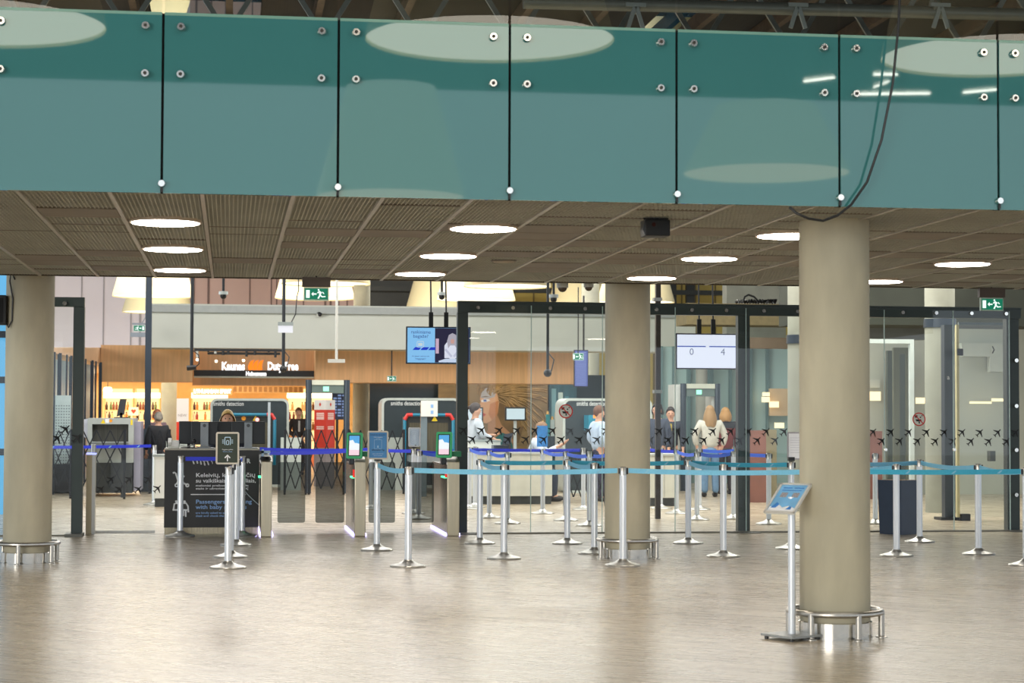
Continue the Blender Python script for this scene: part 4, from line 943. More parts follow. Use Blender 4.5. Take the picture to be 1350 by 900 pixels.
# dark post hanging down through the hall
p = AY(194.5, 548, 38.6); zt_ = AY(194.5, 340, 38.6).z
t = thing('slim_post', 'slim dark blue grey post from ceiling to floor left of the grey bulkhead', 'post', (p.x, 38.6, 0))
MB().bx(p.x - .06, p.x + .06, 38.6, 38.72, 0, zt_ + 1).build('shaft', NAVYMETAL, t); MB().bx(p.x - .12, p.x + .09, 38.5, 38.59, 0, AY(194, 565, 38.5).z).build('lower_casing', M('dark casing', (58, 66, 76), .4), t)
# perforated pale board
d = 38; xa, xb = AY(72, 560, d).x, AY(93, 560, d).x; z1, z0 = AY(80, 521, d).z, AY(80, 611, d).z
t = thing('perforated_board', 'tall pale perforated board seen right of the left pillar', 'board', ((xa + xb) / 2, d, 0))
MB().bx(xa, xb, d, d + .05, .0, z1).build('board', M('pale grey board', (198, 208, 206), .5), t)
mb = MB()
for i in range(6):
    for j in range(22): x = xa + .03 + i * (xb - xa - .06) / 5; z = z1 - .2 - j * .055; mb.bx(x - .009, x + .009, d - .004, d, z - .01, z + .01)
h = mb.build('hole_pattern', M('dark holes', (70, 80, 84), .6), t); h['kind'] = 'stuff'
MB().bx(xa - .08, xb + .15, d - .3, d - .02, 0.02, AY(80, 611, d).z).build('foot_cabinet', M('dark grey cabinet', (52, 58, 58), .5), t)
# x-ray lanes with rounded dark shields
SH = M('dark slate shield', (52, 62, 66), .35, .1); SHR = M('pale grey shield rim', (188, 196, 190), .4)
def lane(pa, pb, ptop, d, label, tx, tw, stuff=True):
    xa, xb = AY(pa, 560, d).x, AY(pb, 560, d).x; z1 = AY((pa + pb) / 2, ptop, d).z; w, h = xb - xa, z1
    t = thing('xray_lane', label, 'baggage scanner', ((xa + xb) / 2, d, 0), 'baggage x-ray lanes with dark shields')
    o = ((xa + xb) / 2, d, h / 2); mb = MB(); frame_face(mb, rrect(w, h, .14), rrect(w - .1, h - .1, .1), o, t=.9 if pa > 400 else .3); mb.build('shield_rim', SHR, t)
    MB().prism(rrect(w - .1, h - .1, .1), (o[0], d + .02, o[2]), (1, 0, 0), (0, 0, 1), .08).build('shield', SH, t)
    p = AY(tx, ptop + 9.5, d - .005); text('smiths detection', .13, M('pale grey lettering', (214, 218, 216), .5), t, p, bold=.0015, width=tw)
    return t, d
def tunnel(t, pa, pb, ptop, d, dark=True):
    xa, xb = AY(pa, 560, d).x, AY(pb, 560, d).x; z1 = AY(pa, ptop, d).z
    MB().bx(xa + .04, xb - .04, d, d + .9, .7, z1 - .04).build('tunnel_hood', M('dark tunnel hood', (40, 44, 44), .4), t)
    MB().bx(xa + .1, xb - .1, d - .004, d, .78, z1 - .16).build('lead_curtain', M('olive lead curtain', (74, 70, 54), .7, noise=.3, scale=16, stretch=(4, 1, .1)), t)
    pts = [(xa, d - .05, .5), (xa, d - .05, z1 - .1), (xa + .06, d - .05, z1), (xa + .16, d - .05, z1)]
    BL = M('teal blue rail', (22, 120, 150), .35); RD = M('red rail corner', (204, 48, 44), .4)
    MB().tube(pts[:2], .035).build('guard_tube', BL, t); MB().tube([pts[1], pts[2], pts[3]], .037).build('corner_tube', RD, t)
    q = [(2 * ((xa + xb) / 2) - x, y, z) for x, y, z in pts]
    MB().tube(q[:2], .035).build('guard_tube', BL, t); MB().tube(q[1:], .037).build('corner_tube', RD, t); MB().tube([pts[3], q[3]], .03).build('cross_tube', BL, t)
    c = Vector(((xa + xb) / 2, d - .006, z1 - .08))
    MB().face([(-.06, -.045), (.06, -.045), (0, .06)], c + Vector((.12, 0, 0)), .003).build('warning_triangle', YEL, t)
    MB().face([(.045 * math.cos(i), .045 * math.sin(i)) for i in [2 * PI * k / 12 for k in range(12)]], c - Vector((.12, 0, 0)), .003).build('round_label', M('orange label', (230, 150, 30), .5), t)
    MB().bx(xa + .06, xb - .06, d - 1.6, d - .01, .6, .72).build('roller_table', M('grey roller table', (140, 146, 148), .35, .4), t)
    for s_ in (xa + .1, xb - .14):
        for yy in (d - 1.5, d - .3): MB().bx(s_, s_ + .05, yy, yy + .05, 0, .6).build('leg', M('grey roller table', (140, 146, 148), .35, .4), t)
t, d = lane(277, 381, 525, 41, 'x-ray lane with dark rounded shield behind the blonde head', 281, AY(321, 560, 41).x - AY(281, 560, 41).x)
tunnel(t, 296, 362, 546, 39.5)
c = AY(339, 553, 39.4)
mb = MB(); frame_face(mb, [(.05 * math.cos(2 * PI * k / 16), .05 * math.sin(2 * PI * k / 16)) for k in range(16)], [(.04 * math.cos(2 * PI * k / 16), .04 * math.sin(2 * PI * k / 16)) for k in range(16)], c, t=.004); mb.build('prohibition_ring', M('sign red', (214, 46, 36), .5), t); MB().face([(.04 * math.cos(2 * PI * k / 16), .04 * math.sin(2 * PI * k / 16)) for k in range(16)], c + Vector((0, .002, 0)), .002).build('prohibition_disc', PRINTW, t)
MB().bx(AY(353, 560, 39).x, AY(356.5, 560, 39).x, 39, 39.06, 0, AY(354, 530, 39).z).build('mast', M('silver mast', (188, 198, 204), .35, .4), t)
t, d = lane(503, 607, 524.5, 40.5, 'x-ray lane with dark rounded shield left of the dark frame upright', 515, AY(556, 560, 40.5).x - AY(515, 560, 40.5).x)
tunnel(t, 533, 597, 546.5, 38.6)
p0 = AY(566, 548, 36); x0, z1 = XZ(555, 528, 36); x1, z0 = XZ(577, 549, 36)
t2 = thing('notice_board', 'white notice panel on a grey mast behind the right entry gate', 'sign', ((x0 + x1) / 2, 36, 0))
MB().bx(x0, x1, 36, 36.02, z0, z1).build('panel', WHITE, t2, bevel=.004); MB().bx(x0, x0 + .12, 36.03, 36.12, 0, z1 - .02).bx(x0 + .01, x0 + .11, 36.02, 36.03, z0, z1 - .05).build('mast', M('grey glass mast', (120, 134, 140), .2, .3), t2)
for py in (535, 543): p = AY(570, py, 35.99); MB().bx(p.x - .03, p.x + .02, 35.995, 36, p.z - .035, p.z + .03).build('blue_mark', PRINTB, t2)
t, d = lane(742, 860, 525, 37.5, 'x-ray lane with dark rounded shield just left of the middle pillar', 760, AY(799, 560, 37.5).x - AY(760, 560, 37.5).x)
x0, z1 = XZ(776, 547, 36.9); x1, z0 = XZ(786, 567, 36.9)
MB().bx(x0, x1, 36.9, 37.4, z0, z1).build('teal_box', M('teal blue plastic', (24, 140, 170), .4), t)
p = AY(786, 549, 36.7); MB().bx(p.x - .05, p.x + .06, 36.7, 36.75, p.z - .03, p.z + .03).build('orange_light', M('orange glow', (255, 130, 50), emit=2), t)
# metal detector arches
def arch(pa, pb, ptop, d, label, wide=0.0):
    xa, xb = AY(pa, 560, d).x, AY(pb, 560, d).x; z1 = AY((pa + pb) / 2, ptop, d).z
    t = thing('metal_detector', label, 'metal detector', ((xa + xb) / 2, d, 0), 'walk-through metal detector arches')
    for x, s_ in ((xa, 1), (xb, -1)):
        l = MB().cyl((x + .06 * s_, d, 0), (x + .06 * s_, d, z1), .06, n=18).build('side_post', M('dark slate post', (56, 66, 76), .35, .2), t)
        x2 = x - .0 if s_ < 0 else x - wide
        if wide: MB().bx(x + (.0 if s_ < 0 else -wide + .05) - (wide * .6 if s_ < 0 else 0) - (0 if s_ > 0 else .06), x + (.05 if s_ > 0 else -.06), d + .07, d + .6, 0, z1 - .02).build('side_panel', M('white detector panel', (212, 216, 210), .4), l)
    MB().bx(xa + .12, xb - .12, d - .05, d + .05, z1 - .1, z1 - .005).build('top_bar', M('pale detector bar', (196, 200, 184), .4), t)
    e = MB().bx(xa + .12, xb - .12, d - .03, d + .05, z1 - .26, z1 - .1).build('control_unit', M('grey green control unit', (96, 112, 108), .4), t)
    xm = (xa + xb) / 2
    MB().bx(xm - .09, xm + .02, d - .034, d - .03, z1 - .22, z1 - .13).build('green_display', M('green display glow', (150, 255, 200), emit=1.6), e)
    return t
arch(402.5, 461, 500.5, 37.6, 'metal detector arch in front of the red and white totem')
arch(897, 949.5, 505.5, 38.5, 'metal detector arch in front of the two women, behind the glass', .17)
# low pale wall behind the lattice
for pa, pb in ((370, 397), (487, 531)):
    xa, xb = AY(pa, 600, 39.2).x, AY(pb, 600, 39.2).x; z1 = AY(pa, 576.5, 39.2).z
    struct('wall_low_white', MB().bx(xa, xb, 39.2, 39.3, 0, z1), M('pale grey low wall', (186, 196, 190), .5))
xa, xb = AY(199, 600, 39).x, AY(217, 600, 39).x; struct('wall_low_left', MB().bx(xa, xb + .6, 39, 39.1, 0, AY(205, 580, 39).z), M('pale grey low wall', (186, 196, 190), .5))
# white box counter just left of the desk
f = FL(210, 668); xa, xb = AY(203, 600, f.y).x, AY(222, 600, f.y).x
t = thing('low_cabinet', 'small white cabinet just left of the black desk', 'cabinet', ((xa + xb) / 2, f.y, 0))
MB().bx(xa, xb, f.y, f.y + .5, .14, AY(210, 602, f.y).z).build('carcass', WHITE, t); MB().bx(xa - .02, xb + .02, f.y - .02, f.y + .52, AY(210, 602, f.y).z, AY(210, 599, f.y).z).build('worktop', M('grey worktop', (150, 158, 156), .4), t); MB().bx(xa + .02, xb - .02, f.y + .02, f.y + .5, 0, .14).build('plinth', M('dark plinth', (60, 64, 64), .5), t)
# red and white totem
d = 41.5; z1 = AY(428, 527, d).z; pc = AY(428, 548, d)
t = thing('advert_totem', 'tall red and white advert totem seen through the metal detector arch', 'totem', (pc.x, d, 0))
Rr = Matrix.Rotation(math.radians(45 + 4), 3, 'Z'); s_ = (AY(442, 548, d).x - AY(414.5, 548, d).x) / 2 / 1.414 * 1.0
def sq(z, k=1.0): return [pc * 0 + Vector((pc.x, d, z)) + Rr @ Vector((x * s_ * k, y * s_ * k, 0)) for x, y in ((-1, -1), (1, -1), (1, 1), (-1, 1))]
def tier(za, zb_): return MB().add(sq(za) + sq(zb_), [(0, 1, 5, 4), (1, 2, 6, 5), (2, 3, 7, 6), (3, 0, 4, 7), (4, 5, 6, 7), (0, 3, 2, 1)])
zr = AY(428, 540, d).z; zg = AY(428, 590, d).z
tier(zr, z1).build('white_top', M('totem white', (226, 222, 216), .5), t); tier(zg, zr - .001).build('red_body', M('totem red', (210, 62, 46), .5), t); tier(0, zg - .001).build('grey_foot', M('totem grey', (150, 140, 140), .5), t)
q = sq(0); fd = [(q[0], q[1]), (q[3], q[0])]
for a_, b_ in fd:
    dd = (b_ - a_).normalized(); nrm = Vector((dd.y, -dd.x, 0)); L_ = (b_ - a_).length
    for py, hh in ((545, .035), (547.5, .03), (550, .03), (552, .03), (562.5, .03), (565, .03)):
        z = AY(428, py, d).z; k = [a_ + dd * (L_ * u_) + nrm * .004 for u_ in (.2, .85)]
        MB().add([Vector((k[0].x, k[0].y, z - hh / 2)), Vector((k[1].x, k[1].y, z - hh / 2)), Vector((k[1].x, k[1].y, z + hh / 2)), Vector((k[0].x, k[0].y, z + hh / 2))], [(0, 1, 2, 3)]).build('text_line', M('totem print', (240, 200, 190), .5), t)
    z = AY(428, 533, d).z; k = a_ + dd * L_ * .5 + nrm * .004
    MB().add([k + dd * x + Vector((0, 0, z + y)) for x, y in ((-.03, 0), (0, -.05), (.03, 0), (0, .05))], [(0, 1, 2, 3)]).build('red_mark', M('totem red', (210, 62, 46), .5), t)
# white counters behind the glass
def counter(pa, pb, py0, py1, label, low=None):
    f = FL((pa + pb) / 2, py1); d = f.y; xa, xb = AY(pa, 600, d).x, AY(pb, 600, d).x; z1 = AY(pa, py0, d).z
    t = thing('service_counter', label, 'counter', ((xa + xb) / 2, d, 0), 'white counters behind the glass')
    MB().bx(xa, xb, d, d + .6, .14, z1 - .03).build('front_panel', M('warm white panel', (216, 216, 204), .45), t)
    MB().bx(xa - .02, xb + .02, d - .02, d + .64, z1 - .0299, z1).build('worktop', M('pale worktop', (196, 200, 196), .4), t)
    MB().bx(xa + .01, xb - .01, d + .03, d + .58, 0, .139).build('plinth', M('dark plinth', (60, 64, 64), .5), t)
    n = max(1, int((xb - xa) / .75))
    for k in range(1, n + 1): x = xa + (xb - xa) * k / (n + 1); MB().bx(x - .004, x + .004, d - .002, d, .15, z1 - .04).build('panel_joint', M('grey joint', (150, 152, 146), .6), t)
    return t, d, z1
T, cd, cz = counter(615, 728, 596, 664.5, 'long white counter behind the glass between dark upright and middle pillar')
xa, xb = AY(618, 600, cd + .3).x, AY(664, 600, cd + .3).x; z1 = AY(640, 580, cd + .7).z
t = thing('raised_cabinet', 'raised white cabinet behind the left part of the white counter', 'cabinet', ((xa + xb) / 2, cd + .7, 0))
MB().bx(xa, xb, cd + .7, cd + 1.2, 0, z1 - .03).build('carcass', WHITE, t); MB().bx(xa - .02, xb + .02, cd + .68, cd + 1.22, z1 - .0299, z1).build('worktop', M('grey worktop', (150, 158, 156), .4), t)
zrc = z1; yrc = cd + .85
counter(858, 894, 598, 667, 'small white counter behind the glass right of the middle pillar')
# monitors on the counter
def screen_on_stand(pa, pb, py0, py1, d, label, zdesk, glow, pole=True):
    x0, z1 = XZ(pa, py0, d); x1, z0 = XZ(pb, py1, d); xm = (x0 + x1) / 2
    t = thing('operator_screen', label, 'monitor', (xm, d, zdesk))
    MB().bx(x0, x1, d, d + .04, z0, z1).build('display_housing', BLACK, t, bevel=.006)
    MB().bx(x0 + .025, x1 - .025, d - .002, d + .0, z0 + .025, z1 - .025).build('screen', glow, t)
    MB().bx(xm - .025, xm + .025, d + .041, d + .07, zdesk + .015, z0 + .1).bx(xm - .1, xm + .1, d - .03, d + .12, zdesk, zdesk + .015).build('stand', M('pale stand', (190, 196, 196), .4), t)
SCW = M('pale lit screen', (196, 214, 222), emit=.85)
screen_on_stand(666, 693.5, 536.5, 554.5, cd + .35, 'pale lit screen on a tall stand above the white counter', cz, SCW)
screen_on_stand(612, 637, 536.5, 556, cd + 2.0, 'pale lit screen behind the dark upright and the ponytailed officer', 0.0, SCW)
p = AY(676, 573, cd + .2)
t = thing('phone_console', 'dark desk phone with tilted display on the white counter', 'telephone', (p.x, cd + .2, cz))
xa, xb = AY(650, 560, cd + .2).x, AY(670, 560, cd + .2).x
MB().bx(xa, xb, cd + .12, cd + .4, cz, cz + .12).build('console_box', M('dark blue console', (44, 52, 66), .4), t)
MB().prism([(0, 0), (.17, 0), (.17, .2), (0, .2)], (xb - .12, cd + .11, cz + .13), (.85, -.1, .12), (.25, .3, .9), .03).build('display_housing', M('dark blue console', (44, 52, 66), .4), t)
p = AY(636, 590, cd + .08); zz = cz + .001
t = thing('paper_stack', 'small stack of white papers on the left end of the white counter', 'papers', (p.x, cd + .1, zz))
MB().box((p.x, cd + .2, zz + .02), (.34, .24, .04), rz=.2).build('sheets', PRINTW, t)
p = AY(717, 572, cd + .3); x0, z1 = XZ(711, 561, cd + .3); x1, z0 = XZ(725, 591, cd + .3)
x0 -= .04; x1 -= .04
t = thing('acrylic_notice', 'upright blue notice in a clear holder on the white counter', 'sign', (p.x, cd + .3, cz)); z0 = max(z0, cz + .0)
MB().bx(x0, x1, cd + .3, cd + .31, z0 + .03, z1).build('poster', M('blue notice print', (40, 120, 190), .4, noise=.3, scale=14), t)
MB().bx(x0 - .02, x1 + .02, cd + .26, cd + .36, cz, cz + .029).build('holder_foot', M('clear pale acrylic', (196, 206, 206), .2), t)
p = AY(738, 588, cd + .25)
t = thing('black_keyboard', 'black keyboard and reader at the right end of the white counter', 'keyboard', (p.x, cd + .25, cz))
x0, x1 = AY(725, 590, cd + .25).x, AY(734, 590, cd + .25).x
MB().box(((x0 + x1) / 2 + .06, cd + .2, cz + .016), (.36, .16, .03)).build('keyboard_body', BLACK, t)
# hand luggage belt frame behind
xa, xb = AY(736, 600, 31.4).x, AY(741, 600, 31.4).x
# ================================================================ HANGING THINGS
def exit_sign(px, py, w, h, Y, label, arrow=-1, side=False, hang=None):
    c = AY(px, py, Y)
    t = thing('exit_sign', label, 'exit sign', c, 'lit green exit signs')
    MB().bx(c.x - w / 2, c.x + w / 2, Y, Y + .03, c.z - h / 2, c.z + h / 2).build('sign_frame', M('pale sign frame', (190, 220, 210), .4), t)
    f = MB().bx(c.x - w / 2 + .012, c.x + w / 2 - .012, Y - .003, Y - .0005, c.z - h / 2 + .012, c.z + h / 2 - .012).build('sign_face', SIGNGREEN, t)
    s_ = h; o = c + Vector((0, -.0045, 0)); mb = MB(); D = lambda p: mb.face(p, o, .001)
    a = -arrow
    def P_(poly):
        q = [(a * x * s_, z * s_) for x, z in poly]; ar = sum(q[i][0] * q[(i + 1) % len(q)][1] - q[(i + 1) % len(q)][0] * q[i][1] for i in range(len(q))); D(q if ar > 0 else q[::-1])
    P_([(-.78, -.3), (-.5, -.3), (-.5, .3), (-.78, .3)])
    P_([(-.38, 0), (-.22, .17), (-.22, .05), (.02, .05), (.02, -.05), (-.22, -.05), (-.22, -.17)])
    P_([(.2, .06), (.33, .2), (.42, .14), (.34, -.05), (.46, -.16), (.7, -.14), (.7, -.22), (.42, -.25), (.3, -.14), (.2, -.36), (.08, -.33), (.22, -.08)])
    P_([(.14, .2), (.26, .25), (.32, .17), (.1, .05), (.06, .1)])
    P_([(.44, .12), (.56, -.0), (.62, .04), (.48, .2)])
    P_([(.17 + .07 * math.cos(k * PI / 5), .32 + .07 * math.sin(k * PI / 5)) for k in range(10)])
    mb.build('pictogram', SIGNWHITE, f, smooth=False)
    if hang is not None:
        zc_ = c.z + h / 2
        MB().bx(c.x - w / 2 - .015, c.x + w / 2 + .015, Y - .012, Y + .045, zc_ + .004, zc_ + .1).build('lamp_housing', M('brown grey housing', (98, 88, 82), .5), t)
        MB().cyl((c.x, Y + .015, zc_ + .1), (c.x, Y + .015, hang), .008, n=8).build('hanger', BLACK, t)
    return t
exit_sign(417, 387.5, .245, .128, 18.95, 'lit green exit sign with left arrow hanging just under the ceiling edge, left', hang=ZC)
exit_sign(1308, 401, .25, .135, 19.2, 'lit green exit sign with left arrow hanging near the right edge of the picture', hang=ZC)
e = exit_sign(183.5, 432.5, .26, .14, 45.0, 'small green exit sign left of the slim dark post', arrow=1)
c = AY(183.5, 432.5, 45.0); MB().bx(c.x - .16, c.x + .16, 45, 45.05, c.z + .08, c.z + .12).bx(c.x - .2, c.x + .2, 44.98, 45.08, c.z - .2, c.z - .1).tube([(c.x + .06, 45.02, c.z + .12), (c.x + .14, 45.02, c.z + .25), (c.x + .15, 45.02, c.z + 2.4)], .012, 6).build('lamp_housing', M('pale grey lamp housing', (150, 160, 172), .5), e)
e = exit_sign(516.5, 499, .22, .13, 46.5, 'small green exit sign hanging in front of the oak fascia above the x-ray lane'); c = AY(516.5, 499, 46.5)
MB().cyl((c.x, 46.55, c.z + .06), (c.x, 46.55, AY(516, 462, 46.5).z), .016, n=8).build('hanger', BLACK, e)
e = exit_sign(762.5, 470, .23, .15, 41, 'pale green exit sign beside the departure screens left of the middle pillar'); c = AY(762.5, 470, 41)
MB().cyl((c.x, 41.03, c.z + .07), (c.x, 41.03, c.z + 1.5), .012, n=8).build('hanger', BLACK, e)
def pole(px, py0, py1, Y, r, label, cam=True, mat=None, end=None, name='hanging_pole'):
    p = AY(px, py1, Y); zt_ = AY(px, py0, Y).z
    t = thing(name, label, 'ceiling pole', (p.x, Y, p.z)); MB().cyl((p.x, Y, p.z), (p.x, Y, zt_), r, n=12).build('tube', mat or BLACKMETAL, t)
    if end == 'camera':
        MB().cyl((p.x - .08, Y - .05, p.z - .03), (p.x + .08, Y - .05, p.z - .015), .045, n=14).build('camera', BLACK, t); MB().tube([(p.x + .02, Y, p.z + .28), (p.x + .12, Y, p.z + .2), (p.x + .13, Y, p.z + .05), (p.x + .06, Y, p.z - .02)], .01, 6).build('cable', BLACK, t)
    elif end == 'dome':
        MB().cyl((p.x, Y, p.z - .0), (p.x, Y, p.z - .05), .07, n=16).build('camera_mount', M('pale camera mount', (196, 206, 206), .4), t); MB().sph((p.x, Y, p.z - .07), .05).build('camera_dome', BLACK, t)
    elif end == 'bar': MB().bx(p.x - .14, p.x + .14, Y - .03, Y + .03, p.z - .05, p.z + .01).build('end_bar', OFFWHITE, t)
    elif end == 'ball': MB().sph((p.x, Y, p.z - .03), .065).build('camera', BLACK, t); MB().tube([(p.x + .0, Y, p.z + .3), (p.x + .1, Y, p.z + .18), (p.x + .06, Y, p.z)], .01, 6).build('cable', BLACK, t)
    return t
pole(252.5, 330, 483, 34, .03, 'thin dark pole with a small camera hanging left of the duty free sign', end='camera')
pole(373.5, 330, 484, 34, .03, 'thin dark pole with a camera hanging in front of the duty free lettering', end='ball')
pole(294.5, 330, 384, 30, .02, 'short dark pole with dome camera under the ceiling edge at left', end='dome')
pole(443.5, 330, 474, 32, .022, 'pale thin pole with a small crossbar hanging beside the oak fascia', mat=OFFWHITE, end='bar')
pole(722, 330, 489, 30, .022, 'thin dark pole with small camera seen through the glass left of the pillar', end='ball')
pole(582.5, 330, 385, 30, .02, 'short dark pole with dome camera above the advert screen', end='dome')
pole(730, 330, 388, 28, .018, 'short dark pole with dome camera above the partition header', end='dome')
p = AY(868, 548, 28); t = thing('slim_column', 'slim dark brown steel column rising just right of the middle pillar', 'post', (p.x, 28, 0))
MB().bx(p.x - .036, p.x + .036, 28, 28.08, 0, 4.2).build('shaft', M('dark brown steel', (62, 54, 50), .4, .2), t)
for py in (394.5, 516): q = AY(868, py, 28); MB().bx(q.x - .07, q.x + .05, 27.97, 28.1, q.z - .025, q.z + .025).build('pipe_clip', M('silver clip', (170, 172, 168), .35, .5), t)
def dome(px, py, r, Y, label):
    c = AY(px, py, Y); t = thing('dome_camera', label, 'security camera', c, 'white dome cameras')
    MB().cyl((c.x, Y, c.z), (c.x, Y, c.z + r * 1.0), r, n=24).build('housing', OFFWHITE, t); MB().sph((c.x, Y, c.z), r * .8).build('lens_dome', M('smoked dome', (92, 78, 66), .1), t)
    MB().cyl((c.x, Y, c.z + r), (c.x, Y, c.z + .6), .02, n=8).build('mount', BLACK, t)
dome(741.5, 379, .062, 20, 'white dome security camera under the ceiling edge, left one of two')
dome(776, 378.5, .052, 20, 'white dome security camera under the ceiling edge, next to the middle pillar')
c = AY(420.5, 414.5, 45.9); t = thing('dome_camera', 'small dome camera fixed on the grey bulkhead under the exit sign', 'security camera', c, 'white dome cameras')
MB().cyl((c.x, 45.98, c.z), (c.x, 45.85, c.z), .06, n=16).build('wall_mount', OFFWHITE, t); MB().sph((c.x + .02, 45.83, c.z), .05).build('lens_dome', BLACK, t)
c = AY(376.5, 429, 33.4); t = thing('emergency_lamp', 'pale rectangular lamp box hanging in front of the grey bulkhead', 'lamp', c)
MB().bx(c.x - .125, c.x + .125, 33.4, 33.46, c.z - .12, c.z + .0).build('lamp_panel', M('white lamp panel', (226, 228, 236), emit=.8), t); MB().bx(c.x - .13, c.x + .13, 33.38, 33.48, c.z + .001, c.z + .06).build('lamp_housing', M('grey lamp housing', (140, 150, 150), .5), t)
MB().tube([(c.x + .1, 33.43, c.z + .06), (c.x + .17, 33.43, c.z + .2), (c.x + .19, 33.43, c.z + .5), (c.x + .22, 33.43, c.z + .62), (c.x + .2, 33.43, c.z + 1.2)], .01, 6).build('hanger_cable', BLACK, t)
# advert screen
def hung_screen(pa, pb, py0, py1, Y, name, label, hangers, face):
    x0, z1 = XZ(pa, py0, Y); x1, z0 = XZ(pb, py1, Y)
    t = thing(name, label, 'screen', ((x0 + x1) / 2, Y, z0), 'screens hanging from the ceiling')
    MB().bx(x0, x1, Y, Y + .06, z0, z1).build('display_housing', M('dark screen bezel', (34, 36, 52), .35), t, bevel=.006)
    MB().bx(x0 + .018, x1 - .018, Y - .003, Y - .0005, z0 + .018, z1 - .018).build('display', face, t)
    for px in hangers:
        q = AY(px, py0, Y); mb = MB().bx(q.x - .03, q.x + .03, Y + .02, Y + .05, z1 - .1, z1 + .2).cyl((q.x, Y + .035, z1 + .2), (q.x - .02, Y + .035, z1 + 1.3), .012, n=8); mb.build('hanger', BLACK, t)
    return t, x0, x1, z0, z1
Y = 26.5
t, x0, x1, z0, z1 = hung_screen(535.5, 620.5, 430, 480, Y, 'advert_screen', 'lit advert screen with blue text half beside the dark frame upright', (568.5, 588.5), M('lit sky blue advert', (130, 190, 236), emit=.9))
w, h = x1 - x0, z1 - z0; xm = x0 + w * .445
NP = M('lit navy print', (38, 70, 150), emit=.7)
text('rankiniame', .068, NP, t, (x0 + w * .225, Y - .006, z1 - h * .19), align='CENTER', width=w * .3); text('bagaže?', .062, NP, t, (x0 + w * .225, Y - .006, z1 - h * .3), align='CENTER', width=w * .23)
text('in your carry-on', .03, NP, t, (x0 + w * .225, Y - .006, z0 + h * .19), align='CENTER', width=w * .26); text('baggage?', .03, NP, t, (x0 + w * .225, Y - .006, z0 + h * .12), align='CENTER', width=w * .16)
o = (x0 + w * .22, Y - .006, z0 + h * .52); mb = MB(); frame_face(mb, rrect(.1, .09, .02), rrect(.085, .075, .014), o, t=.001); mb.face([(-.03, -.02), (.03, -.02), (.03, .02), (-.03, .02)], o, .001); mb.build('bag_icon', M('lit pale icon', (196, 210, 216), emit=.9), t)
for k in range(3):
    xa = x0 + w * (.1 + .12 * k); MB().face([(0, 0), (w * .1, 0), (w * .14, .04), (w * .04, .04)], (xa, Y - .006, z0 + h * .37), .001).build('blue_stripe', M('lit royal blue', (24, 60, 200), emit=.8), t)
MB().bx(xm, x1 - .02, Y - .005, Y - .0035, z0 + .02, z1 - .02).build('photo_half', M('lit dark navy', (34, 32, 62), emit=.8), t)
MB().bx(xm + .01, xm + w * .06, Y - .007, Y - .0055, z0 + h * .28, z1 - h * .32).build('pink_panel', M('lit pink', (206, 176, 200), emit=.8), t)
fx = xm + w * .27; o = (fx, Y - .007, z0)
MB().face([(-.06, h * .42), (-.03, h * .5), (.03, h * .5), (.06, h * .42), (.075, h * .62), (.05, h * .78), (0, h * .83), (-.05, h * .78), (-.075, h * .62)], (fx, Y - .0078, z0), .0006).build('figure_hair', M('lit silver hair', (176, 172, 186), emit=.8), t)
MB().bar((fx - .1, Y - .0082, z0 + h * .4), (fx - .01, Y - .0082, z0 + h * .2), .03, .0006).bar((fx + .1, Y - .0082, z0 + h * .4), (fx + .02, Y - .0082, z0 + h * .2), .03, .0006).build('figure_arms', M('lit sleeve', (196, 200, 222), emit=.8), t)
MB().face([(-.11, h * .16), (-.05, h * .16), (0, h * .1), (.05, h * .16), (.1, h * .16), (.11, h * .5), (.07, h * .6), (.045, h * .74), (-.0, h * .79), (-.045, h * .74), (-.07, h * .6), (-.11, h * .5)], o, .001).build('robed_figure', M('lit white robe', (220, 224, 240), emit=.85), t)
MB().face([(-.02, h * .55), (.02, h * .55), (.028, h * .64), (0, h * .68), (-.028, h * .64)], (fx, Y - .0085, z0), .001).build('figure_face', M('lit skin', (206, 160, 150), emit=.8), t)
MB().face([(-.16, .02), (.2, .02), (.2, .05), (.1, .07), (-.06, .07), (-.16, .04)], (fx - .03, Y - .0085, z0 + .004), .001).build('table_shape', M('lit pale table', (200, 214, 236), emit=.85), t)
# number screen
Y = 26.2
t, x0, x1, z0, z1 = hung_screen(891, 973.5, 439, 487, Y, 'number_screen', 'white lit screen showing 0 and 4 in front of the metal detector hall', (922.5, 941), M('lit white screen', (226, 230, 248), emit=1.0))
w, h = x1 - x0, z1 - z0; G = M('lit grey digits', (120, 128, 150), emit=.8)
text('0', .13, G, t, (x0 + w * .25, Y - .006, z0 + h * .4), align='CENTER'); text('4', .13, G, t, (x0 + w * .75, Y - .006, z0 + h * .4), align='CENTER')
for k in (0, 1): MB().bx(x0 + .02 + k * w * .51, x0 + w * (.475 + .49 * k), Y - .005, Y - .0035, z0 + h * .62, z0 + h * .65).build('blue_rule', M('lit blue rule', (70, 100, 190), emit=.8), t)
# departure screens
Y = 42
x0, z1 = XZ(757, 461, Y); x1, z0 = XZ(775.5, 510, Y)
t = thing('departure_screen', 'tall blue departure screen left of the middle pillar', 'screen', ((x0 + x1) / 2, Y, z0), 'screens hanging from the ceiling')
MB().bx(x0, x1, Y, Y + .08, z0, z1).build('display_housing', M('dark screen bezel', (34, 36, 52), .35), t); MB().bx(x0 + .015, x1 - .015, Y - .003, Y, z0 + .02, z1 - .02).build('display', M('lit violet blue', (86, 100, 170), emit=.7), t)
mb = MB()
for k in range(22): mb.bx(x0 + .03, x1 - .05, Y - .005, Y - .0035, z0 + .04 + k * .034, z0 + .05 + k * .034)
mb.build('text_rows', M('lit pale rows', (150, 164, 216), emit=.7), t); MB().cyl(((x0 + x1) / 2 + .06, Y + .04, z1), ((x0 + x1) / 2 + .06, Y + .04, z1 + 1.2), .02, n=8).build('hanger', BLACK, t)
Y = 48.5
